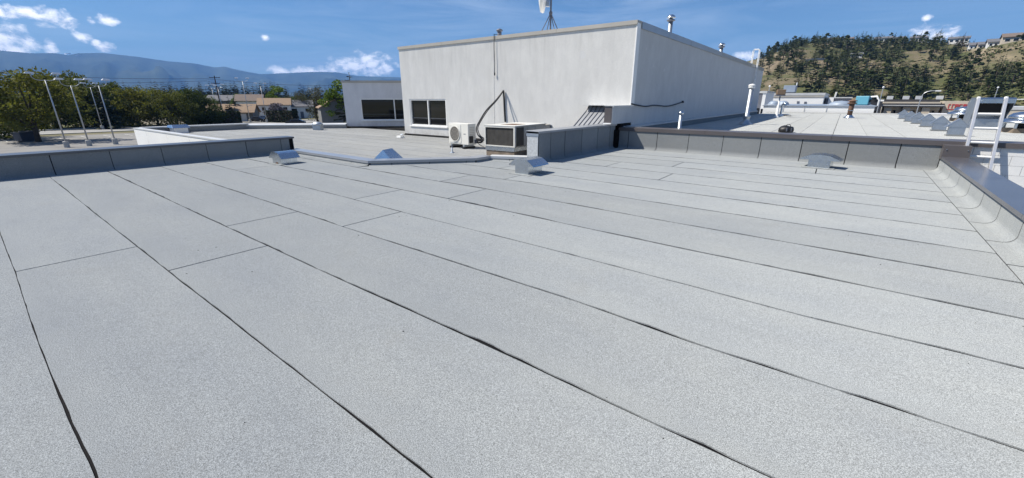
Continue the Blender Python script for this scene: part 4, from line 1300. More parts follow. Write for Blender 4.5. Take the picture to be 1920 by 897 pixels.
t, w, h = shed('white_parapet_building', 'long low white walled building directly beyond the far roof edge', 'building', 47.6, 1432, 1641, 199, 14, M['white_panel'], M['steel_blue'], 0.05)
for k in range(1, 5):
    MB().box(w * k / 5 - 0.03, w * k / 5 + 0.03, -0.03, -0.002, h - 0.9, h - 0.08).build('downpipe', M['cap_light'], t)
for k, (px, c) in enumerate(((1450, 0), (1468, 0), (1576, 0))):
    p = onY(px, 198, 51)
    q = thing('dome_skylight', ['leftmost low grey dome on the long white building', 'second low grey dome on the long white building beside the lamp mast', 'wide grey dome on the long white building left of the stove pipe'][k], 'skylight', (p.x, 51, h + GZ + 0.002), 0, 'domes on the white building')
    s_ = 1.5 if k == 2 else 0.8
    MB().lathe([(0.62 * s_, 0), (0.62 * s_, 0.1), (0.55 * s_, 0.25), (0.35 * s_, 0.38), (0.02, 0.44)], (0, 0, 0), 14).build('dome', M['steel_blue'], q, smooth=True)
    MB().lathe([(0.7 * s_, 0), (0.7 * s_, 0.08), (0.63 * s_, 0.08)], (0, 0, 0), 14).build('curb', M['cap_light'], q)
p = onY(1618, 197, 52)
q = thing('rooftop_cooler', 'turquoise rooftop cooler with a black fan on the long white building', 'rooftop unit', (p.x, 52, h + GZ + 0.002), -0.3)
MB().box(-0.55, 0.45, -0.4, 0.4, 0.08, 0.85).build('casing', M['tank_blue'], q, bevel=0.05)
MB().box(-0.45, 0.35, -0.3, 0.3, 0.0, 0.08).build('feet', M['slate'], q)
MB().lathe([(0.30, 0.0), (0.30, 0.25)], (0.75, 0, 0.3), 14).build('fan', M['rubber'], q)
MB().tube([(0.4, 0, 0.75), (0.9, 0, 0.8), (1.1, 0, 0.4), (1.1, 0, 0.0)], 0.09, 8).build('duct', M['white_paint'], q)

t, w, h = shed('white_warehouse', 'white warehouse with a grey fascia behind the long white building', 'building', 80, 1441, 1546, 178, 20, M['white_panel'], M['cap_light'], 0.25)
MB().box(0, w, -0.06, -0.002, h - 0.40, h - 0.12).build('fascia', M['cap_beige'], t)
for x in (w * 0.55, w * 0.68, w * 0.62):
    MB().box(x, x + 0.3, -0.06, -0.002, h - 2.2 + x % 1, h - 1.9 + x % 1).build('wall_lamp', M['slate'], t)
p = onY(1467, 177, 82); p2 = onY(1491, 169, 82)
q = thing('rooftop_unit', 'pale blue boxy rooftop unit on the white warehouse', 'rooftop unit', (p.x, 82, h + GZ + 0.26), 0)
MB().box(0, p2.x - p.x, 0, 2.5, 0.15, 1.15).build('casing', M['steel_blue'], q, bevel=0.04)
MB().box(0.1, p2.x - p.x - 0.1, 0.1, 2.4, 0, 0.149).build('curb', M['slate'], q)
MB().tube([(1.6, 1, 1.15), (1.6, 1, 1.6)], 0.08, 6).build('vent', M['white_paint'], q)
for k, (a, b) in enumerate(((1422, 1431), (1431, 1437))):
    t, w, h = shed('narrow_gable_building', ['narrow slate grey shed at the foot of the shaded wall', 'narrow white gable end showing just right of the shaded wall'][k], 'building', 70 - 3 * k, a, b, 174, 8, M['slate'] if k == 0 else M['white_panel'], M['cap_light'], 0.2)
    MB().box(w * 0.2, w * 0.8, -0.05, -0.002, h * 0.45, h * 0.7).build('window', M['glass'], t)
t, w, h = shed('corrugated_shed', 'slate grey corrugated shed right of the white warehouse', 'building', 84, 1549, 1597, 184, 14, M['slate'], M['cap_light'], 0.12)
for k in range(14):
    MB().box(w * k / 14 + 0.03, w * (k + 0.5) / 14, -0.06, -0.002, 0, h - 0.1).build('rib', M['slate'], t)
MB().box(0.35, 1.0, -0.10, -0.065, 0, h).build('door', M['white_panel'], t)
for x in (w * 0.30, w * 0.34):
    MB().tube([(x, 2, h), (x + 0.1, 2, h + 0.9)], 0.05, 6).build('vent_pipe', M['white_paint'], t)
t, w, h = shed('dark_shop', 'dark fronted shop with a flat white roof edge left of the plaza', 'building', 108, 1633, 1656, 189.5, 14, M['canopy_dark'], M['white_panel'], 0.22)
MB().box(w * 0.15, w * 0.75, -0.06, -0.002, 0.5, h * 0.7).build('window', M['glass'], t)

# shopping plaza
PY = 122
a, b, c = onY(1656, 195, PY), onY(1764, 195, PY), onY(1834, 190, PY)
pl = thing('shopping_plaza', 'beige shopping plaza with a dark canopy and red lettering below the hill', 'building', (a.x, PY, GZ))
zt = a.z - GZ
MB().box(0, b.x - a.x, 0, 14, 0, zt + 0.4).build('shop_wall', M['house_tan'], pl)
cn = MB().box(-0.3, b.x - a.x + 0.4, -1.6, 0.5, zt - 0.6, zt + 0.1).build('canopy', M['canopy_dark'], pl)
MB().box(-0.3, b.x - a.x + 0.4, -1.63, -1.602, zt - 0.35, zt - 0.2).build('canopy_stripe', M['cap_light'], cn)
MB().box(0, b.x - a.x, 2, 13, zt + 0.402, zt + 0.9).build('roof_edge', M['canopy_dark'], pl)
W_ = b.x - a.x
nb = 3
for k in range(nb):
    x0 = W_ * k / nb
    MB().box(x0 + 0.3, x0 + 1.5, -1.2, -0.002, 0, zt - 0.62).build('pillar', M['house_tan'], pl)
    w1 = W_ / nb
    MB().box(x0 + 1.5, x0 + w1, -0.5, -0.003, zt - 1.2, zt - 0.62).build('header', M['house_tan'], pl)
    f = MB().box(x0 + 2.2, x0 + w1 - 0.9, -0.3, -0.004, 0.3, zt - 1.25).build('window', M['slate'], pl)
    for j in range(3):
        ww_ = (w1 - 3.2) / 3
        MB().box(x0 + 2.3 + j * ww_, x0 + 2.2 + (j + 1) * ww_, -0.34, -0.302, 0.4, zt - 1.33).build('pane', M['glass'], f)
    MB().box(x0 + 2.2, x0 + w1 - 1.0, -0.42, -0.345, 0.6, 1.1).build('window_sign', M['sign_red'] if k == 1 else M['canopy_dark'], pl)
MB().box(W_ + 0.42, c.x - a.x, -0.5, 14, 0, c.z - GZ).build('anchor_wall', M['house_tan'], pl)
xx = onY(1768, 190, PY).x - a.x
# lettering blocks (too far to read): two red rows
rr = random.Random(3)
for row, (z, hh) in enumerate(((c.z - GZ - 1.3, 0.75), (c.z - GZ - 3.0, 0.7))):
    x = xx + 0.9
    while x < xx + 6.6 - row * 1.4:
        wdt = rr.uniform(0.25, 0.5)
        MB().box(x, x + 0.12, -0.58, -0.502, z, z + hh).box(x + 0.12, x + wdt, -0.58, -0.502, z + hh * rr.choice((0.0, 0.4, 0.8)), z + hh * 1.0 if rr.random() < 0.4 else z + hh * 0.98).build('sign_letter', M['sign_red'], pl)
        x += wdt + rr.uniform(0.08, 0.2)
    MB().box(xx + 0.8, xx + 6.4, -0.56, -0.504, z - 0.35, z - 0.18).build('sign_bar', M['sign_red'], pl)
for px in (1662, 1692, 1716, 1755):
    p = onY(px, 189, PY + 5)
    q = MB().box(p.x - a.x, p.x - a.x + 1.0, 5, 6.2, zt + 0.9, zt + 1.6).build('rooftop_box', M['cap_light'], pl)
tr = thing('box_trailer', 'white box trailer parked in front of the plaza', 'trailer', onY(1737, 226, 96).xy.to_3d() + Vector((0, 0, GZ)), -0.12)
w1 = onY(1786, 220, 96).x - onY(1737, 220, 96).x
MB().box(0, w1, 0, 2.5, 1.1, onY(1760, 213, 96).z - GZ).build('cargo_box', M['car_white'], tr, bevel=0.05)
MB().box(0.2, w1 - 0.2, 0.3, 2.2, 0.8, 1.09).build('chassis', M['tyre'], tr)
for x in (0.9, 1.9, w1 - 1.4):
    wv_ = disc_xz(MB(), Vector((x, 0.3, 0.5)), 0.01, 0.5, -0.15, 0.1).build('wheel', M['tyre'], tr)
    disc_xz(MB(), Vector((x, 0.13, 0.5)), 0.01, 0.25, -0.01, 0.02).build('rim', M['rim'], wv_)
for k in range(7):
    x = 0.7 + k * 0.42
    MB().box(x, x + 0.26, -0.02, -0.002, 2.1, 2.1 + (0.5 if k % 3 else 0.3)).build('printed_mark', M['slate'], tr)
t, w, h = shed('beige_shop', 'beige shop right of the big intake hood with a white railing', 'building', 100, 1884, 1980, 205, 16, M['house_tan'], M['cap_light'], 0.3)
for k in range(4):
    MB().box(1 + k * 2.5, 2.6 + k * 2.5, -0.06, -0.002, h - 2.3, h - 0.8).build('window', M['glass'], t)
for k in range(5):
    MB().tube([(0.3 + k * 2.2, 0.3, h + 0.3), (0.5 + k * 2.2, 0.3, h + 1.4)], 0.07, 6).build('rail_post', M['white_paint'], t)
MB().tube([(0.5, 0.3, h + 1.4), (9.4, 0.3, h + 1.4)], 0.07, 6).build('handrail', M['white_paint'], t)

# street poles on the right


def street_pole(label, px, pyt, Y, arm):
    p = onY(px, pyt, Y)
    t = thing('street_light', label, 'street light', (p.x, Y, GZ), 0, 'street lights by the plaza')
    h = p.z - GZ
    MB().tube([(0, 0, 0), (0, 0, h)], 0.10, 8, 0.06).build('pole', M['pole_grey'], t)
    if arm:
        MB().tube(catmull([(0, 0, h - 0.3), (0.2, 0, h + 0.6), (0.9, 0, h + 1.0), (1.7, 0, h + 1.0)]), 0.06, 6).build('arm', M['pole_grey'], t)
        MB().box(1.5, 2.2, -0.15, 0.15, h + 0.92, h + 1.08).build('lamp_head', M['lens'], t, bevel=0.03)
    else:
        MB().lathe([(0.05, h), (0.16, h + 0.08), (0.18, h + 0.2), (0.06, h + 0.32)], (0, 0, 0), 8).build('lamp_head', M['lens'], t)


street_pole('thin street pole in front of the dark shop', 1656, 166, 100, False)
street_pole('curved-arm street light in front of the plaza canopy', 1727, 183, 100, True)
street_pole('small white globe lamp above the warehouse by the shaded wall', 1443, 164, 88, False)
street_pole('bare street pole above the big intake hood', 1871, 166, 130, False)

# ================================================================== GROUND, MOUNTAINS, HILL
gm = MB()
rings = [0, 60, 120, 200, 320, 500, 900, 1800, 4000, 9000, 20000]
N = 48
vs = [(0, 0, GZ)]
for r in rings[1:]:
    for k in range(N):
        a = 2 * PI * k / N
        vs.append((r * math.cos(a), r * math.sin(a), GZ))
fs = [(0, 1 + k, 1 + (k + 1) % N) for k in range(N)]
for i in range(len(rings) - 2):
    o, q = 1 + i * N, 1 + (i + 1) * N
    fs += [(o + k, q + k, q + (k + 1) % N, o + (k + 1) % N) for k in range(N)]
kind(gm.add(vs, fs).build('ground', M['ground']), 'structure')

kind(MB().add([(-108, -40, GZ + 0.004), (-30, -40, GZ + 0.004), (-20, 120, GZ + 0.004), (-104, 120, GZ + 0.004)], [(0, 1, 2, 3)]).build('parking_lot', M['asphalt']), 'structure')
kind(MB().add([(-20, 50, GZ + 0.004), (60, 50, GZ + 0.004), (60, 118, GZ + 0.004), (-20, 118, GZ + 0.004)], [(0, 1, 2, 3)]).build('plaza_lot', M['asphalt']), 'structure')
kind(MB().add([(-125, -60, GZ + 0.008), (-112, -60, GZ + 0.008), (-118, 140, GZ + 0.008), (-131, 140, GZ + 0.008)], [(0, 1, 2, 3)]).build('road', M['road']), 'structure')
kind(MB().add([(-128.2, -60, GZ + 0.01), (-126, -60, GZ + 0.01), (-132, 140, GZ + 0.01), (-134.2, 140, GZ + 0.01), (-128.2, -60, GZ + 0.14), (-126, -60, GZ + 0.14), (-132, 140, GZ + 0.14), (-134.2, 140, GZ + 0.14)],
              [(0, 3, 2, 1), (4, 5, 6, 7), (0, 1, 5, 4), (1, 2, 6, 5), (2, 3, 7, 6), (3, 0, 4, 7)]).build('pavement', M['concrete']), 'structure')
kind(MB().add([(-111.8, -60, GZ + 0.01), (-110.6, -60, GZ + 0.01), (-116.6, 140, GZ + 0.01), (-117.8, 140, GZ + 0.01), (-111.8, -60, GZ + 0.14), (-110.6, -60, GZ + 0.14), (-116.6, 140, GZ + 0.14), (-117.8, 140, GZ + 0.14)],
              [(0, 3, 2, 1), (4, 5, 6, 7), (0, 1, 5, 4), (1, 2, 6, 5), (2, 3, 7, 6), (3, 0, 4, 7)]).build('kerb', M['concrete']), 'structure')
for k in range(14):
    y = -18 + k * 2.9
    kind(MB().add([(-104, y, GZ + 0.008), (-98.6, y, GZ + 0.008), (-98.6, y + 0.12, GZ + 0.008), (-104, y + 0.12, GZ + 0.008)], [(0, 1, 2, 3)]).build('bay_marking', M['paint_line']), 'structure')

SKYL = [(-700, 120), (-450, 104), (-200, 108), (-60, 100), (0, 95.5), (24, 96), (92, 102), (128, 101), (154, 105), (172, 101.5), (219, 101), (277, 107.5), (333, 116), (381, 120), (417, 127.6), (431, 125), (465, 133.6), (497, 139.6),
        (558, 137), (600, 135), (640, 136), (675, 143), (750, 145), (850, 150), (1000, 152), (1200, 150), (1420, 158), (1700, 160), (2100, 150), (3000, 140)]


def lerp_tab(tab, x):
    if x <= tab[0][0]:
        return tab[0][1:]
    for p, q in zip(tab, tab[1:]):
        if x <= q[0]:
            t_ = (x - p[0]) / (q[0] - p[0])
            return tuple(a + (b - a) * t_ for a, b in zip(p[1:], q[1:]))
    return tab[-1][1:]


def mountain():
    cols = []
    x = -700.0
    while x <= 3000:
        cols.append(x)
        x += 7 if x < 900 else 60
    R = 9500.0
    rows = [0.0, 0.12, 0.25, 0.36, 0.46, 0.55, 0.64, 0.72, 0.80, 0.87, 0.94, 1.0, 1.15, 1.4]
    vs = []
    for px in cols:
        py = lerp_tab(SKYL, px)[0]
        d = ray(px, py)
        el = d.z / math.hypot(d.x, d.y)
        hd_ = ray(px, HORY); hl = math.hypot(hd_.x, hd_.y)
        ux, uy = hd_.x / hl, hd_.y / hl
        zc = EYE + R * el
        az = math.atan2(ux, uy)
        for t_ in rows:
            r = 5200 + (R - 5200) * t_
            if t_ <= 1:
                s_ = t_ ** 1.35
                ridge = mnoise.fractal((az * 22, t_ * 3.2, 1.7), 0.9, 2.1, 5) * 260 * math.sin(PI * min(1, t_)) * (0.4 + 0.6 * t_)
                z = GZ + (zc - GZ) * s_ + ridge + (6 * mnoise.noise((az * 160, 3, 0)) if t_ == 1 else 0)
                z = min(z, EYE + r * el * (0.985 if t_ < 1 else 1.0))
            else:
                z = zc * (1 - (t_ - 1) * 1.6)
            vs.append((ux * r, uy * r, z))
    n = len(rows)
    fs = [(i * n + j, (i + 1) * n + j, (i + 1) * n + j + 1, i * n + j + 1) for i in range(len(cols) - 1) for j in range(n - 1)]
    kind(MB().add(vs, fs).build('mountain_range', M['mountain'], smooth=True), 'structure')
    sn = MB()
    for (xa, xb, y) in ((121, 133, 102.2), (140, 151, 105.5)):
        for k in range(3):
            q0, q1 = atr(xa + k * 4, y, 9300), atr(xa + k * 4 + 4, y, 9300)
            sn.quad(q0, q1, q1 + Vector((0, 0, 16 + 6 * (k % 2))), q0 + Vector((0, 0, 14)))
    # the last snow lies on the slope, tilted with it
    sn.v = [(x_ * (1 + (z_ % 17) * 4e-4), y_ * (1 + (z_ % 17) * 4e-4), z_) for x_, y_, z_ in sn.v]
    kind(sn.build('snow_patch', M['white_paint']), 'structure')


mountain()

# hillside on the right: (pixel x, ridge pixel y, ridge distance)
RIDGE = [(1150, 182, 700), (1250, 165, 700), (1330, 135, 690), (1380, 118, 680), (1420, 108, 670), (1446, 96, 660), (1477, 87, 650), (1506, 82, 640), (1600, 80, 640), (1680, 82, 630), (1740, 82, 600), (1790, 92, 500),
         (1815, 92, 450), (1842, 86, 430), (1880, 78, 410), (1920, 70, 400), (2050, 55, 390), (2300, 30, 400), (2700, 0, 430), (3300, -30, 480)]
R0 = 235.0
HCOLS = []
x = 1150.0
while x <= 3300:
    HCOLS.append(x)
    x += 7 if x < 1960 else 60
HROWS = [k / 44 for k in range(45)] + [1.06, 1.2, 1.5, 2.0]


def hill_point(px, t_):
    py, rr_ = lerp_tab(RIDGE, px)
    d = ray(px, py)
    el = d.z / math.hypot(d.x, d.y)
    hd_ = ray(px, HORY); hl = math.hypot(hd_.x, hd_.y)
    ux, uy = hd_.x / hl, hd_.y / hl
    zc = EYE + rr_ * el
    r = R0 + (rr_ - R0) * t_
    wx, wy = ux * r, uy * r
    if t_ <= 1:
        s_ = 0.10 * t_ + 0.90 * (t_ ** 1.12)
        bump = mnoise.fractal((wx * 0.011, wy * 0.011, 2.0), 0.9, 2.1, 5) * 7.5 * math.sin(PI * t_) ** 0.7 if t_ > 0 else 0
        if px < 1560:
            k = max(0.0, 1 - abs(px - 1470) / 95.0)
            bump += k * 12 * max(0.0, math.sin(PI * min(1, max(0, (t_ - 0.45) / 0.55))))
        z = GZ + (zc - GZ) * s_ + bump
        z = min(z, EYE + r * el - 0.2 * (1 - t_))
    else:
        z = zc - (t_ - 1) * 30
    return Vector((wx, wy, z))


vs = [hill_point(px, t_) for px in HCOLS for t_ in HROWS]
n = len(HROWS)
fs = [(i * n + j, (i + 1) * n + j, (i + 1) * n + j + 1, i * n + j + 1) for i in range(len(HCOLS) - 1) for j in range(n - 1)]
kind(MB().add(vs, fs).build('hillside', M['terrain'], smooth=True), 'structure')

# ================================================================== TREES


def leaf_cards(mb, blobs, n, size, rg, shell=0.45):
    tot = sum(b[3] * b[4] * b[5] for b in blobs)
    for (cx, cy, cz, rx, ry, rz_) in blobs:
        for _ in range(max(6, int(n * rx * ry * rz_ / tot))):
            th = rg.uniform(0, 2 * PI); u = rg.uniform(-1, 1)
            r = rg.uniform(shell, 1.0) ** 0.6
            s = math.sqrt(1 - u * u)
            p = Vector((cx + rx * r * s * math.cos(th), cy + ry * r * s * math.sin(th), cz + rz_ * r * u))
            a = Vector((rg.gauss(0, 1), rg.gauss(0, 1), rg.gauss(0, 0.7))).normalized()
            b = a.cross(Vector((rg.gauss(0, 1), rg.gauss(0, 1), rg.gauss(0, 1)))).normalized()
            k = size * rg.uniform(0.6, 1.35)
            a *= k; b *= k * 0.65
            mb.add([p - a * 0.5, p + b * 0.5, p + a * 0.6, p - b * 0.5], [(0, 1, 2, 3)])


def broadleaf(h, spread, rg, n=3200, size=0.34, low=0.12, clumps=26):
    """trunk mesh, crown mesh for a broad crown"""
    tb = MB()
    lean = Vector((rg.uniform(-0.05, 0.05), rg.uniform(-0.05, 0.05), 0)) * h
    top = Vector((0, 0, h * 0.55)) + lean
    tb.tube([(0, 0, -0.1), lean * 0.3 + Vector((0, 0, h * 0.18)), lean * 0.7 + Vector((0, 0, h * 0.36)), top], [h * 0.034, h * 0.026, h * 0.019, h * 0.008], 8)
    blobs = []
    for k in range(clumps):
        a = rg.uniform(0, 2 * PI)
        z = h * rg.uniform(low + 0.12, 0.93)
        env = spread * math.sin(PI * min(1, max(0.08, (z / h - low + 0.10) / (1.08 - low)))) ** 0.55
        rr_ = env * rg.uniform(0.25, 0.92)
        s = spread * rg.uniform(0.20, 0.36)
        c = Vector((rr_ * math.cos(a), rr_ * math.sin(a), z))
        blobs.append((c.x, c.y, c.z, s, s, s * rg.uniform(0.55, 0.8)))
        if k % 3 == 0:
            st = Vector((0, 0, h * rg.uniform(0.15, 0.4))) + lean * 0.5
            tb.tube([st, st.lerp(c, 0.5) + Vector((0, 0, h * 0.03)), c], [h * 0.012, h * 0.008, h * 0.003], 5)
    cb_ = MB()
    leaf_cards(cb_, blobs, n, size, rg, 0.3)
    return tb, cb_


def conifer(h, spread, rg, levels=13, per=7, ragged=0.35, bare=0.12):
    tb = MB()
    tb.tube([(0, 0, -0.3), (0, 0, h * 0.5), (0, 0, h * 0.98)], [h * 0.018, h * 0.011, h * 0.002], 6)
    cb_ = MB()
    for k in range(levels):
        f = k / (levels - 1)
        z = h * (bare + (0.97 - bare) * f)
        R_ = spread * (1 - f) ** 0.8 * rg.uniform(1 - ragged, 1 + ragged * 0.4) + spread * 0.05
        m = max(4, int(per * (1 - 0.45 * f)))
        for j in range(m):
            a = rg.uniform(0, 2 * PI)
            L = R_ * rg.uniform(0.6, 1.15)
            dr = Vector((math.cos(a), math.sin(a), 0))
            sd = Vector((-dr.y, dr.x, 0))
            tilt = rg.uniform(-0.25, 0.15)
            for q_ in range(3):
                w = L * rg.uniform(0.22, 0.40)
                b0 = dr * (L * (0.08 + 0.30 * q_)) + Vector((0, 0, z + L * 0.3 * q_ * tilt + rg.uniform(-0.1, 0.1) * h / levels))
                b1 = dr * (L * (0.45 + 0.29 * q_)) + Vector((0, 0, z + L * (0.3 * q_ + 0.25) * tilt - 0.06 * L))
                up = Vector((0, 0, w * rg.uniform(0.2, 0.8)))
                cb_.add([b0 - sd * w * 0.7, b1 - sd * w * 0.5 - up * 0.3, b1 + sd * w * 0.5 + up, b0 + sd * w * 0.7 + up * 0.4], [(0, 1, 2, 3)])
    return tb, cb_


def tree_proto(tb, cb_, leaf):
    return tb.mesh('trunk', M['bark'], True), cb_.mesh('crown', leaf)


def plant_tree(name, label, loc, meshes, scale, rz, group, cat='tree'):
    t = thing(name, label, cat, loc, rz, group)
    link('trunk', meshes[0], t)
    link('crown', meshes[1], t)
    t.scale = scale if isinstance(scale, (tuple, list)) else (scale,) * 3
    return t


rg = random.Random(21)
BROAD = [tree_proto(*broadleaf(10, 6.4, rg, 7000, 0.42, 0.10, 46), M['leaf_olive']), tree_proto(*broadleaf(10, 6.6, rg, 7600, 0.42, -0.10, 60), M['leaf_dark']),
         tree_proto(*broadleaf(10, 6.4, rg, 7600, 0.42, -0.10, 60), M['leaf_olive'])]
BRIGHT = tree_proto(*broadleaf(10, 4.2, rg, 3400, 0.42, 0.05, 26), M['leaf_bright'])
LOOSE = tree_proto(*broadleaf(10, 4.4, rg, 2400, 0.26, 0.02, 34), M['leaf_bare'])
SPRUCE = [tree_proto(*conifer(10, 2.6, rg, 16, 9, 0.3, 0.04), M['needle_dark']), tree_proto(*conifer(10, 2.2, rg, 15, 8, 0.35, 0.06), M['needle_dark'])]
PINES = [tree_proto(*conifer(10, rg.uniform(2.3, 3.1), rg, 13, 9, 0.5, rg.uniform(0.06, 0.18)), M['needle']) for _ in range(5)]
PINES += [tree_proto(*conifer(10, 2.0, rg, 14, 8, 0.4, 0.10), M['needle']), tree_proto(*broadleaf(10, 2.8, rg, 620, 0.8, 0.14, 16), M['needle'])]
PINE_BROWN = tree_proto(*conifer(10, 2.4, rg, 11, 7, 0.5, 0.15), M['needle_brown'])


def tree_at(name, label, px, r, ytop, meshes, wide, group, cat='tree', base=GZ, mh=9.6):
    p = polar(px, r, base)
    tz = atr(px, ytop, r).z
    s_ = (tz - base) / mh
    return plant_tree(name, label, p, meshes, (s_ * wide, s_ * wide, s_), rg.uniform(0, 6.28), group, cat)


GL = 'broadleaf trees along the street'
tree_at('shade_tree', 'big spreading olive-green tree with a leaning dark trunk beside the blue bin', 45, 95, 139, BROAD[0], 1.06, GL)
tree_at('shade_tree', 'broad olive tree cut by the left edge of the picture', -45, 108, 146, BROAD[2], 1.1, GL)
for px, r, yt, k, w, lb in ((92, 137, 146, 2, 1.0, 'olive tree right behind the tallest double lamp on the left'), (128, 142, 141, 0, 0.85, 'tall yellowish-green tree rising behind the second lamp post'),
                            (165, 136, 156, 1, 1.0, 'very dark broad tree behind the cluster of lamp posts'), (212, 140, 160, 1, 0.95, 'dark broadleaf tree right of the lamp cluster'),
                            (248, 134, 168, 2, 1.05, 'olive broadleaf tree above the corner of the white wing wall'), (285, 138, 170, 0, 0.95, 'rounded olive tree midway along the street trees'),
                            (322, 131, 175, 2, 1.0, 'low olive tree left of the darkest street tree'), (352, 136, 170, 1, 1.05, 'dark reddish-green tree just left of the utility pole'),
                            (385, 134, 186, 1, 0.95, 'dark tree behind the base of the utility pole')):
    tree_at('street_tree', lb, px, r, yt, BROAD[k], w, GL)
for px, r, yt, k, lb in ((188, 128, 153, 0, 'dark spruce between the lamp posts on the left'), (152, 150, 150, 1, 'narrow dark spruce behind the second lamp post'), (428, 150, 178, 0, 'dark cypress-like conifer right of the utility pole'), (438, 152, 176, 1, 'second dark conifer right of the utility pole'),
                         (478, 190, 157, 0, 'dark conifer between the two tall double lamps'), (492, 196, 158, 1, 'dark conifer just left of the bright green tree'), (466, 186, 163, 1, 'short dark conifer behind the white house')):
    tree_at('dark_conifer', lb, px, r, yt, SPRUCE[k], 1.25, 'dark conifers by the houses', mh=10)
tree_at('spruce_tree', 'dark spiky conifer top showing above the pale wing wall', 660, 95, 134, SPRUCE[0], 1.6, 'dark conifers by the houses', mh=10)
tree_at('maple_tree', 'bright spring-green rounded tree behind the tan roofed house', 519, 176, 155, BRIGHT, 0.95, 'bright green trees')
tree_at('poplar_tree', 'tall bright green tree at the left end of the wing wall', 640, 112, 141, BRIGHT, 1.05, 'bright green trees')
tree_at('small_tree', 'small bright green tree between the utility pole and the white house', 446, 200, 172, BRIGHT, 0.9, 'bright green trees')
tree_at('bushy_tree', 'loose brownish-green tree in front of the houses beside the small double lamp', 590, 126, 163, LOOSE, 0.95, 'loose garden trees')
tree_at('bushy_tree', 'thin grey-brown tree behind the loose garden tree', 556, 170, 172, LOOSE, 1.0, 'loose garden trees')

# hedges and lilac


def leafy_box(name, label, cat, c, sx, sy, h, mat, n, size, rz=0.0, group=None):
    t = thing(name, label, cat, c, rz, group)
    m = MB()
    for _ in range(n):
        f = rg.randrange(3)
        p = Vector((rg.uniform(-sx, sx), rg.uniform(-sy, sy), rg.uniform(0, h)))
        if f == 0: p.z = h + rg.uniform(-0.1, 0.08)
        elif f == 1: p.y = -sy + rg.uniform(-0.06, 0.1)
        else: p.x = rg.choice((-1, 1)) * sx + rg.uniform(-0.1, 0.1)
        a = Vector((rg.gauss(0, 1), rg.gauss(0, 1), rg.gauss(0, 1))).normalized() * size
        b = a.cross(Vector((rg.gauss(0, 1), rg.gauss(0, 1), rg.gauss(0, 1)))).normalized() * size * 0.7
        m.add([p - a, p + b, p + a, p - b], [(0, 1, 2, 3)])
    m.build('foliage', mat, t, fix=False)
    MB().box(-sx + 0.12, sx - 0.12, -sy + 0.12, sy - 0.12, 0, h - 0.12).build('inner_branches', M['bark'], t)
    return t


GH = 'clipped hedges before the houses'
leafy_box('hedge', 'long dark clipped hedge in front of the tan roofed house', 'hedge', polar(523, 136, GZ), 5.2, 1.0, 3.0, M['hedge'], 1500, 0.22, YAW * -1 + 0.9, GH)
leafy_box('hedge', 'dark hedge against the garage with the tan roof', 'hedge', polar(402, 138, GZ), 5.0, 1.0, 3.0, M['hedge'], 1500, 0.22, 0.9, GH)
leafy_box('hedge', 'dark hedge in front of the grey gabled house near the wing wall', 'hedge', polar(628, 118, GZ), 3.6, 0.8, 2.4, M['hedge'], 1200, 0.2, 0.7, GH)
lil = tree_proto(*broadleaf(10, 7.5, rg, 2600, 0.75, 0.02, 26), M['leaf_lilac'])
tree_at('lilac_bush', 'purple blossoming lilac bush in front of the tan roofed house', 517, 142, 196, lil, 1.0, None, 'bush')

# ================================================================== HOUSES


def house(name, label, loc, rz, w, d, h, rh, wall, roof, wins=(), door=None, chimney=None, group=None, over=0.4, garage=None):
    """front faces local -y, ridge along x"""
    t = thing(name, label, 'house', loc, rz, group)
    m = MB().box(0, w, 0, d, 0, h)
    m.add([(0, 0, h), (0, d, h), (0, d / 2, h + rh), (w, 0, h), (w, d, h), (w, d / 2, h + rh)], [(0, 1, 2), (3, 5, 4)])
    m.build('wall', wall, t)
    rm = MB()
    k = rh / (d / 2)
    for s_, y0 in ((1, -over), (-1, d + over)):
        e = (0.0, y0, h - over * k)
        rm.add([(-over, y0, h - over * k + 0.02), (w + over, y0, h - over * k + 0.02), (w + over, d / 2, h + rh + 0.02), (-over, d / 2, h + rh + 0.02),
                (-over, y0, h - over * k + 0.2), (w + over, y0, h - over * k + 0.2), (w + over, d / 2, h + rh + 0.2), (-over, d / 2, h + rh + 0.2)],
               [(0, 3, 2, 1), (4, 5, 6, 7), (0, 1, 5, 4), (1, 2, 6, 5), (3, 0, 4, 7)])
    r_ = rm.build('roof', roof, t)
    if chimney:
        MB().box(chimney, chimney + 0.8, d * 0.55, d * 0.55 + 0.8, h + rh * 0.4, h + rh + 0.9).build('chimney', M['house_tan'], r_)
    for face, a, b, z0, z1 in wins:
        if face == 'f':
            q = MB().box(a, b, -0.08, -0.002, z0, z1).build('window', M['frame_white'], t)
            MB().box(a + 0.1, b - 0.1, -0.1, -0.081, z0 + 0.1, z1 - 0.1).build('pane', M['glass'], q)
        else:
            q = MB().box(w + 0.002, w + 0.08, a, b, z0, z1).build('window', M['frame_white'], t)
            MB().box(w + 0.081, w + 0.1, a + 0.1, b - 0.1, z0 + 0.1, z1 - 0.1).build('pane', M['glass'], q)
    if garage:
        a, b, z1 = garage
        q = MB().box(a, b, -0.06, -0.002, 0, z1).build('garage_door', M['house_white'], t)
        for j in range(4):
            MB().box(a + 0.08, b - 0.08, -0.08, -0.061, z1 * j / 4 + 0.05, z1 * (j + 1) / 4 - 0.03).build('door_panel', M['house_white'], q)
    if door is not None:
        q = MB().box(door, door + 1, -0.07, -0.002, 0, 2.1).build('door', M['slate'], t)
        MB().box(door + 0.8, door + 0.88, -0.1, -0.071, 1.0, 1.1).build('handle', M['rim'], q)
    return t


GHS = 'houses behind the street trees'
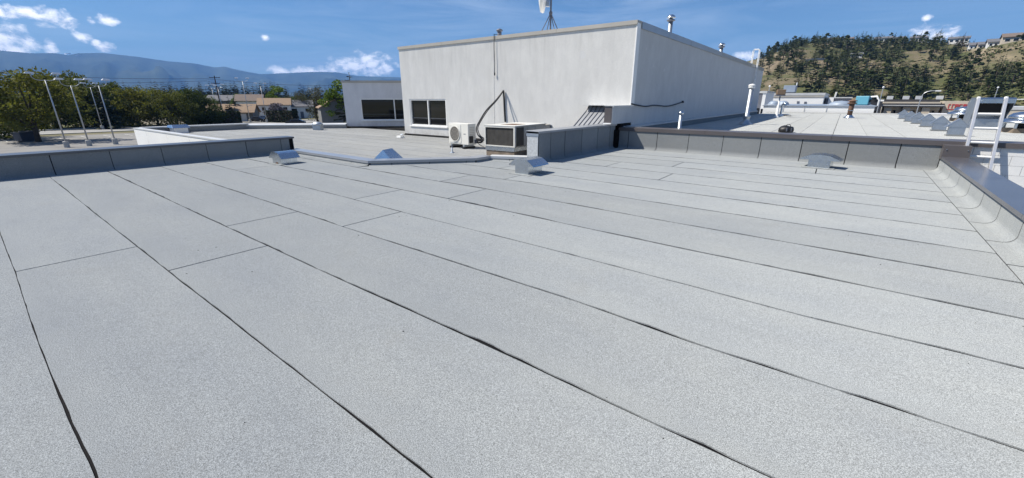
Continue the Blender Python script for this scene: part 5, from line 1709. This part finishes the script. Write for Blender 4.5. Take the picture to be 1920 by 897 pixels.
# rz turns the front towards the camera
house('garage_house', 'low garage with a tan hip roof and grey door beside the utility pole', polar(381, 150, GZ), 0.98, 11.5, 8, 2.6, 2.0, M['house_grey_shaded'], M['roof_tan'], (('f', 2, 4, 1, 2.1),), None, None, GHS, 0.6, (7.2, 9.8, 2.2))
house('two_storey_house', 'white two-storey house with a brown roof behind the tallest double lamp', polar(441, 178, GZ), 1.05, 8, 8, 5.6, 2.0, M['house_white'], M['roof_brown'], (('f', 0.8, 2.2, 3.4, 4.6), ('f', 3.4, 4.8, 3.4, 4.6), ('f', 5.8, 7.2, 1, 2.2)), 4.2, 4, GHS)
house('bungalow', 'house with a tan shingle roof and bright white wall left of the lilac bush', polar(482, 160, GZ), 1.08, 9, 8, 4.4, 1.9, M['house_white'], M['roof_tan'], (('f', 0.8, 2.0, 2.6, 3.8), ('f', 3, 4.6, 2.6, 3.8), ('f', 6.8, 8.2, 2.4, 3.8)), 5.2, None, GHS)
house('bungalow', 'grey roofed white house right of the lilac bush', polar(536, 166, GZ), 1.1, 8, 8, 3.8, 1.9, M['house_white'], M['roof_grey'], (('f', 1, 3, 2.0, 3.2), ('f', 5.4, 7.2, 2.0, 3.2)), 3.8, None, GHS)
# gable end towards the camera
house('gabled_house', 'grey house in siding darkened for shade, its gable end facing us beside the wing wall', polar(655, 112, GZ), 1.12 + PI / 2, 12, 6.6, 4.2, 1.7, M['house_grey_shaded'], M['roof_tan'], (), None, None, GHS)
house('hidden_house', 'grey roof peeping between the street trees left of the utility pole', polar(384, 215, GZ), 0.8, 12, 8, 5.6, 2.0, M['house_grey_shaded'], M['roof_grey'], (('f', 2, 4, 3, 4.4),), None, None, GHS)

# ================================================================== LAMP POSTS, POLE, WIRES, CARS
lampA = None
LAMPS = [((-80.3, 9.2), 8.3, 1.0, 'tall double-headed lamp post nearest the left edge'), ((-80.7, 11.4), 7.7, 0.8, 'second double lamp post from the left with its concrete foot showing'), ((-124.2, 20.35), 8.4, 0.8, 'thin distant lamp post standing between the two nearer ones on the left'),
         ((-80.7, 14.1), 7.75, 0.8, 'fourth double lamp post from the left above the shaded parapet'), ((-133.8, 45.4), 8.8, 0.8, 'left lamp post of the close pair by the utility pole'), ((-132.5, 46.4), 9.0, 0.9, 'right lamp post of the close pair by the utility pole'),
         ((-130.1, 51.7), 10.7, 1.1, 'tallest double lamp post with a side arm before the white house'), ((-126.4, 54.5), 9.4, 0.95, 'double lamp post in front of the tan roofed house'), ((-115.1, 63.1), 8.0, 0.8, 'small double lamp post before the loose brownish tree')]
for i, (xy, h, aw, lb) in enumerate(LAMPS):
    t = thing('lamp_post', lb, 'lamp post', (*xy, GZ), rg.uniform(-0.1, 0.1) + (0.0 if i < 4 else -0.5), 'double lamp posts in the parking lot')
    MB().lathe([(0.30, 0), (0.30, 0.75), (0.24, 0.8)], (0, 0, 0), 10).build('concrete_foot', M['concrete'], t)
    MB().tube([(0, 0, 0.8), (0, 0, h)], 0.09, 10, 0.055).build('pole', M['pole_grey'], t, smooth=True)
    for sg in (-1, 1):
        w = 1.15 * aw
        MB().tube(catmull([(0, 0, h - 0.05), (0, sg * w * 0.5, h - 0.02), (0, sg * w * 0.88, h + 0.22), (0, sg * w, h + 0.75)]), 0.038, 6).build('arm', M['pole_grey'], t, smooth=True)
        hd_ = MB().add([(-0.24, sg * w - 0.5, h + 0.72), (0.2, sg * w - 0.45, h + 0.72), (0.2, sg * w + 0.45, h + 0.72), (-0.2, sg * w + 0.45, h + 0.72), (-0.12, sg * w - 0.3, h + 0.92), (0.12, sg * w - 0.3, h + 0.92), (0.12, sg * w + 0.35, h + 0.88), (-0.12, sg * w + 0.35, h + 0.88)],
                       [(0, 3, 2, 1), (4, 5, 6, 7), (0, 1, 5, 4), (1, 2, 6, 5), (2, 3, 7, 6), (3, 0, 4, 7)]).build('lamp_head', M['lens'], t, bevel=0.02)
        MB().box(-0.16, 0.16, sg * w - 0.38, sg * w + 0.38, h + 0.69, h + 0.718).build('lens', M['frame_white'], hd_)
    if i == 6:
        MB().tube(catmull([(0, 0, 4.0), (0, 0.2, 4.3), (0, 0.8, 4.5), (0, 1.2, 4.5)]), 0.05, 6).build('side_arm', M['pole_grey'], t)

P_ = polar(411, 150, GZ)
h = atr(388, 142, 150).z - GZ
up = thing('utility_pole', 'dark wooden utility pole with crossarms and a transformer', 'utility pole', P_, 0.9)
MB().tube([(0, 0, 0), (0, 0, h)], 0.19, 8, 0.12).build('pole', M['wood_pole'], up)
for z, w in ((h - 0.5, 1.3), (h - 2.0, 1.1)):
    MB().box(-w, w, -0.08, 0.08, z - 0.07, z + 0.07).build('crossarm', M['wood_pole'], up)
    for x in (-w * 0.9, -w * 0.4, w * 0.4, w * 0.9):
        MB().lathe([(0.05, z + 0.07), (0.07, z + 0.16), (0.03, z + 0.24)], (x, 0, 0), 6).build('insulator', M['slate'], up)
MB().lathe([(0.28, h - 4.0), (0.30, h - 3.9), (0.30, h - 3.0), (0.1, h - 2.9)], (0.35, 0, 0), 10).build('transformer', M['slate'], up)
MB().lathe([(0.2, h - 5.2), (0.22, h - 5.1), (0.22, h - 4.4), (0.08, h - 4.3)], (-0.3, 0.1, 0), 10).build('cable_box', M['slate'], up)
GW = 'overhead wires across the left background'
wires = [((-260, 118), (0, 139), (388, 148), 'upper overhead wire from the left edge to the utility pole'), ((-260, 140), (60, 152), (388, 152), 'lower overhead wire from the left edge to the utility pole'),
         ((388, 148), (520, 153), (700, 158), 'overhead wire from the utility pole toward the wing wall')]
for (a, m_, b, lb) in wires:
    A, Mi, B = atr(a[0], a[1], 152), atr(m_[0], m_[1], 151), atr(b[0], b[1], 150)
    pts = []
    for k in range(17):
        t_ = k / 16
        q = A.lerp(B, t_)
        q.z -= 1.0 * math.sin(PI * t_)
        pts.append(q - A)
    t = thing('overhead_wire', lb, 'wire', A, 0, GW)
    MB().tube(pts, 0.035, 5).build('wire', M['wire'], t)


def car(label, loc, rz, body, s_=1.0):
    t = thing('parked_car', label, 'car', loc, rz, 'cars parked by the houses')
    pf = [(-2.2, 0.35), (-2.25, 0.75), (-1.9, 0.95), (-1.3, 1.0), (-0.7, 1.45), (0.9, 1.48), (1.6, 1.02), (2.1, 0.92), (2.2, 0.4)]
    n = len(pf)
    vs = [(x, -0.85 + (0.14 if z > 1.1 else 0), z) for x, z in pf] + [(x, 0.85 - (0.14 if z > 1.1 else 0), z) for x, z in pf]
    MB().add(vs, [tuple(range(n)), tuple(range(n, 2 * n))[::-1]] + [(k, (k + 1) % n, n + (k + 1) % n, n + k) for k in range(n)]).build('body', body, t, bevel=0.05)
    for y in (-0.86, 0.86):
        for x in (-1.35, 1.35):
            w_ = disc_xz(MB(), Vector((x, y, 0.33)), 0.01, 0.33, -0.1, 0.1, 14).build('wheel', M['tyre'], t)
            disc_xz(MB(), Vector((x, y, 0.33)), 0.01, 0.2, -0.11, 0.11, 10).build('rim', M['rim'], w_)
        MB().box(-0.75, 0.95, y * 0.90 - 0.02, y * 0.90 + 0.02, 1.05, 1.38).build('side_window', M['glass'], t)
        MB().box(2.14, 2.2, y * 0.75 - 0.15, y * 0.75 + 0.15, 0.65, 0.8).build('headlight', M['lens'], t)


car('dark car parked before the loose brownish tree', polar(548, 120, GZ), 0.9, M['car_dark'])
car('dark car half hidden behind the foot of the tallest double lamp', polar(476, 142, GZ), 0.6, M['car_dark'])
car('white car beside the dark one near the foot of the tallest double lamp', polar(490, 150, GZ), 0.4, M['car_white'])
p = polar(20, 97, GZ)
t = thing('waste_bin', 'dark blue waste bin under the big spreading tree', 'waste bin', p, 0.3)
MB().add([(-1, -0.7, 0.12), (1, -0.7, 0.12), (1, 0.7, 0.12), (-1, 0.7, 0.12), (-1.1, -0.8, 1.3), (1.1, -0.8, 1.3), (1.1, 0.8, 1.5), (-1.1, 0.8, 1.5)], [(0, 3, 2, 1), (4, 5, 6, 7), (0, 1, 5, 4), (1, 2, 6, 5), (2, 3, 7, 6), (3, 0, 4, 7)]).build('bin_body', M['dumpster'], t, bevel=0.03)
MB().add([(-1.12, -0.84, 1.31), (1.12, -0.84, 1.31), (1.12, 0.82, 1.51), (-1.12, 0.82, 1.51), (-1.12, -0.84, 1.36), (1.12, -0.84, 1.36), (1.12, 0.82, 1.58), (-1.12, 0.82, 1.58)], [(0, 3, 2, 1), (4, 5, 6, 7), (0, 1, 5, 4), (1, 2, 6, 5), (2, 3, 7, 6), (3, 0, 4, 7)]).build('lid', M['slate'], t)
for x in (-0.8, 0.8):
    MB().box(x - 0.08, x + 0.08, -0.5, 0.5, 0, 0.12).build('skid', M['slate'], t)

# ================================================================== HILL TREES AND HOUSES


def merge(meshes_at, name, mat_i, mat):
    mb = MB()
    for me, loc, sc_3, rz in meshes_at:
        c, s = math.cos(rz), math.sin(rz)
        o = len(mb.v)
        for v in me.vertices:
            x, y, z = v.co.x * sc_3[0], v.co.y * sc_3[1], v.co.z * sc_3[2]
            mb.v.append((loc.x + x * c - y * s, loc.y + x * s + y * c, loc.z + z))
        for p_ in me.polygons:
            mb.f.append(tuple(o + i for i in p_.vertices))
    return mb.build(name, mat, fix=False)


# how thickly pines stand, by where they show: (pixel x, t up the slope, radius x, radius t, density)
DENS = [(1500, 0.86, 95, 0.16, 1.0), (1600, 0.80, 80, 0.22, 1.0), (1690, 0.86, 60, 0.13, 0.9), (1560, 0.55, 60, 0.22, 0.75), (1480, 0.50, 40, 0.14, 0.6), (1610, 0.30, 62, 0.2, 0.9), (1690, 0.22, 52, 0.17, 0.85),
        (1560, 0.20, 40, 0.15, 0.5), (1640, 0.55, 30, 0.12, 0.5), (1790, 0.40, 28, 0.2, 0.8), (1770, 0.74, 45, 0.12, 0.7), (1860, 0.50, 35, 0.3, 1.0), (1905, 0.55, 20, 0.08, 0.4), (1735, 0.62, 18, 0.08, 0.4), (1450, 0.80, 40, 0.3, 0.8), (1860, 0.12, 40, 0.1, 0.5), (1940, 0.4, 40, 0.3, 0.7)]


def density(px, t_):
    return max([max(0.0, 1 - ((px - a) / ra) ** 2 - ((t_ - b) / rb_) ** 2) ** 0.5 * k for a, b, ra, rb_, k in DENS] + [0.04])


spots = []
tries = 0
while len(spots) < 640 and tries < 60000:
    tries += 1
    px = rg.uniform(1405, 1960)
    t_ = rg.uniform(0.02, 1.0)
    if rg.random() > density(px, t_) * 0.8:
        continue
    if px > 1772 and t_ > 0.62:
        continue
    p = hill_point(px, t_)
    if any((p.x - q[0].x) ** 2 + (p.y - q[0].y) ** 2 < 14 for q in spots):
        continue
    hgt = rg.uniform(5.5, 9.5) + 5.5 * rg.random() ** 2 * (0.8 if px < 1520 and t_ > 0.6 else 1.0)
    spots.append((p, hgt, px, t_))
# the fringe along the skyline
for k in range(120):
    px = 1415 + k * 4.1 + rg.uniform(-2, 2)
    t_ = rg.uniform(0.985, 1.05)
    if rg.random() < (0.55 if px < 1500 else 0.85) and not 1795 < px < 1925:
        p = hill_point(px, t_)
        spots.append((p, rg.uniform(5.5, 11.5), px, t_))
spots.sort(key=lambda s: -s[1] / math.hypot(s[0].x, s[0].y))
rest = []
nbrown = 0
for i, (p, hgt, px, t_) in enumerate(spots):
    s_ = hgt / 10
    sc3 = (s_ * rg.uniform(0.95, 1.35),) * 2 + (s_,)
    rz = rg.uniform(0, 6.28)
    if i < 290:
        zone = 'on the skyline' if t_ > 0.975 else 'high on' if t_ > 0.68 else 'halfway up' if t_ > 0.36 else 'low on'
        side = 'left' if px < 1570 else 'middle' if px < 1740 else 'right'
        lb = 'dark green pine on the skyline of the hill, %s stretch' % side if t_ > 0.975 else 'dark green pine growing %s the %s part of the dry hillside' % (zone, side)
        plant_tree('pine_tree', lb, p - Vector((0, 0, 0.4)), PINES[i % 7], sc3, rz, lb.replace('dark green pine', 'pines'))
    else:
        rest.append((i % 7, p - Vector((0, 0, 0.4)), sc3, rz))
ow = merge([(PINES[k][1], l_, s3, r_) for k, l_, s3, r_ in rest], 'pine_wood', 0, M['needle'])
kind(ow, 'stuff'); tag(ow, 'pines standing close together higher up the hillside', 'wood')
for px, t_, hg in ((1772, 0.86, 15), (1763, 0.82, 11)):
    plant_tree('browned_pine', 'reddish brown dying pine near the hillside houses' if hg == 15 else 'smaller browned pine left of the tall dying one', hill_point(px, t_), PINE_BROWN, (hg / 10,) * 3, 1.0, 'browned pines')
plant_tree('lone_pine', 'rounded pine on the skyline between the two highest hillside houses', hill_point(1884, 1.04), PINES[2], (1.5, 1.5, 1.25), 1.0, 'browned pines')

# brush on the slope and green shrubs at its foot
sm = MB()
for k in range(1500):
    px, t_ = rg.uniform(1400, 1960), rg.uniform(0.0, 0.98)
    p = hill_point(px, t_)
    s_ = rg.uniform(0.5, 1.5) * (1.5 if t_ < 0.08 else 1)
    for j in range(9):
        c_ = p + Vector((rg.gauss(0, 0.5) * s_, rg.gauss(0, 0.5) * s_, rg.uniform(0.0, 0.75) * s_))
        a = Vector((rg.gauss(0, 1), rg.gauss(0, 1), rg.gauss(0, 0.6))).normalized() * 0.45 * s_
        b = a.cross(Vector((rg.gauss(0, 1), rg.gauss(0, 1), rg.gauss(0, 1)))).normalized() * 0.4 * s_
        sm.add([c_ - a, c_ + b, c_ + a, c_ - b], [(0, 1, 2, 3)])
s_o = kind(sm.build('hill_brush', M['sage'], fix=False), 'stuff')
tag(s_o, 'low sage brush and shrubs over the hillside', 'brush')
sm = MB()
for k in range(260):
    px = rg.uniform(1405, 1960)
    r = rg.uniform(205, 240)
    p = polar(px, r, GZ)
    s_ = rg.uniform(1.2, 3.2)
    leaf_cards(sm, [(p.x, p.y, p.z + s_ * 0.6, s_, s_, s_ * 0.75)], 40, 0.8, rg, 0.3)
s_o = kind(sm.build('foothill_scrub', M['leaf_bright'], fix=False), 'stuff')
tag(s_o, 'bright green scrub along the foot of the hill', 'scrub')

GHH = 'houses along the top of the hill'
hh_ = [(1918, 1.0, 0.15, 17, 9, 5.0, 2.0, M['house_tan'], M['roof_grey'], 'topmost beige hillside house at the right edge of the skyline'), (1842, 1.0, 0.1, 14, 9, 4.4, 2.2, M['house_tan'], M['roof_brown'], 'beige hillside house with a brown roof left of the topmost one'),
       (1818, 0.97, 0.1, 9, 8, 4.2, 1.9, M['house_white'], M['roof_grey'], 'small gabled hillside house second in the sloping row'), (1802, 0.95, 0.1, 8, 8, 4.0, 1.8, M['house_tan'], M['roof_grey'], 'grey roofed hillside house in the middle of the sloping row'),
       (1786, 0.93, 0.1, 8, 8, 4.0, 1.8, M['house_white'], M['roof_grey'], 'lowest grey roofed house of the sloping hillside row'),
       (1502, 1.0, 0.0, 10, 8, 3.6, 1.6, M['house_white'], M['roof_grey'], 'white house on the skyline at the left end of the hill'), (1528, 1.0, 0.0, 12, 8, 3.6, 1.6, M['house_white'], M['roof_grey'], 'second white skyline house from the left of the hill'), (1556, 1.0, 0, 9, 8, 3.4, 1.5, M['house_white'], M['roof_brown'], 'third white skyline house from the left of the hill'),
       (1612, 0.97, 0, 14, 8, 4.4, 1.6, M['house_white'], M['roof_grey'], 'white house among the pines near the middle of the skyline'), (1644, 0.97, 0, 10, 8, 4.2, 1.6, M['house_tan'], M['roof_grey'], 'pale house among the skyline pines right of the middle'), (1676, 0.98, 0, 12, 8, 4.6, 1.6, M['house_white'], M['roof_grey'], 'white house between tall skyline pines'),
       (1745, 0.93, 0, 13, 8, 4.6, 1.6, M['house_white'], M['roof_grey'], 'large white house below the skyline left of the browned pine'), (1575, 0.62, 0, 8, 5, 3.0, 1.2, M['house_white'], M['roof_grey'], 'small white building alone among the pines halfway up the hill')]
for (px, t_, rz, w, d, h, rh, wl2, rf, lb) in hh_:
    p = hill_point(px, t_)
    dirn = math.atan2(p.y, p.x) - PI / 2
    house('hillside_house', lb, p + Vector((0, 0, -1.2)), dirn + rz, w, d, h + 1.2, rh, wl2, rf, tuple(('f', w * f + 0.4, w * f + w * 0.2, h * 0.45 + 0.8, h * 0.8 + 1.0) for f in (0.04, 0.3, 0.55, 0.76)), None, None, GHH, 0.7)
# hill road cut with a low retaining wall
rd = MB()
cuts_ = [(1495, 0.50), (1510, 0.535), (1530, 0.56), (1550, 0.58), (1570, 0.60)]
for (a, ta), (b, tb_) in zip(cuts_, cuts_[1:]):
    A, B = hill_point(a, ta), hill_point(b, tb_)
    rd.add([A, B, B + Vector((0, 0, 1.6)), A + Vector((0, 0, 1.6)), A + Vector((0.6, 2.5, 0)), B + Vector((0.6, 2.5, 0)), B + Vector((0.6, 2.5, 1.6)), A + Vector((0.6, 2.5, 1.6))],
           [(0, 1, 2, 3), (4, 7, 6, 5), (3, 2, 6, 7), (0, 4, 5, 1)])
t = rd.build('retaining_wall', M['concrete'])
tag(t, 'pale retaining wall of a road cut halfway up the left of the hill', 'wall')

# far conifer wood behind the street trees, left
lst = []
for k in range(330):
    px = rg.uniform(-60, 700)
    r = rg.uniform(330, 520)
    p = polar(px, r, GZ)
    yt = 156 + 4 * mnoise.noise((px * 0.03, 0, 0)) + rg.uniform(-8, 7) + (6 if px > 520 else 0)
    hgt = atr(px, yt, r).z - GZ
    lst.append((SPRUCE[k % 2][1], p, (hgt / 10 * 0.8, hgt / 10 * 0.8, hgt / 10), rg.uniform(0, 6)))
fw_ = kind(merge(lst, 'conifer_wood', 0, M['needle_dark']), 'stuff')
tag(fw_, 'far line of dark conifers between the street trees and the mountains', 'wood')
lst = []
for k in range(70):
    px = rg.uniform(-80, 700)
    r = rg.uniform(200, 300)
    p = polar(px, r, GZ)
    hgt = rg.uniform(5, 8.5)
    lst.append((BROAD[k % 3][1], p, (hgt / 10,) * 3, rg.uniform(0, 6)))
fw_ = kind(merge(lst, 'broadleaf_wood', 0, M['leaf_dark']), 'stuff')
tag(fw_, 'mass of dark broadleaf trees far behind the houses', 'wood')

# ================================================================== AIR
hz = MB().box(-12500, 13500, -9000, 14500, GZ - 1.0, 980).build('haze', None)
t = bpy.data.materials.new('air')
t.use_nodes = True
nn, ll = t.node_tree.nodes, t.node_tree.links
nn.remove(nn['Principled BSDF'])
vol = nn.new('ShaderNodeVolumePrincipled')
vol.inputs['Color'].default_value = (0.19, 0.45, 1.0, 1)
vol.inputs['Density'].default_value = HAZE
vol.inputs['Anisotropy'].default_value = 0.0
ll.new(vol.outputs[0], nn['Material Output'].inputs['Volume'])
hz.data.materials.append(t)
kind(hz, 'stuff')
tag(hz, 'thin blue haze in front of the far mountains', 'haze')
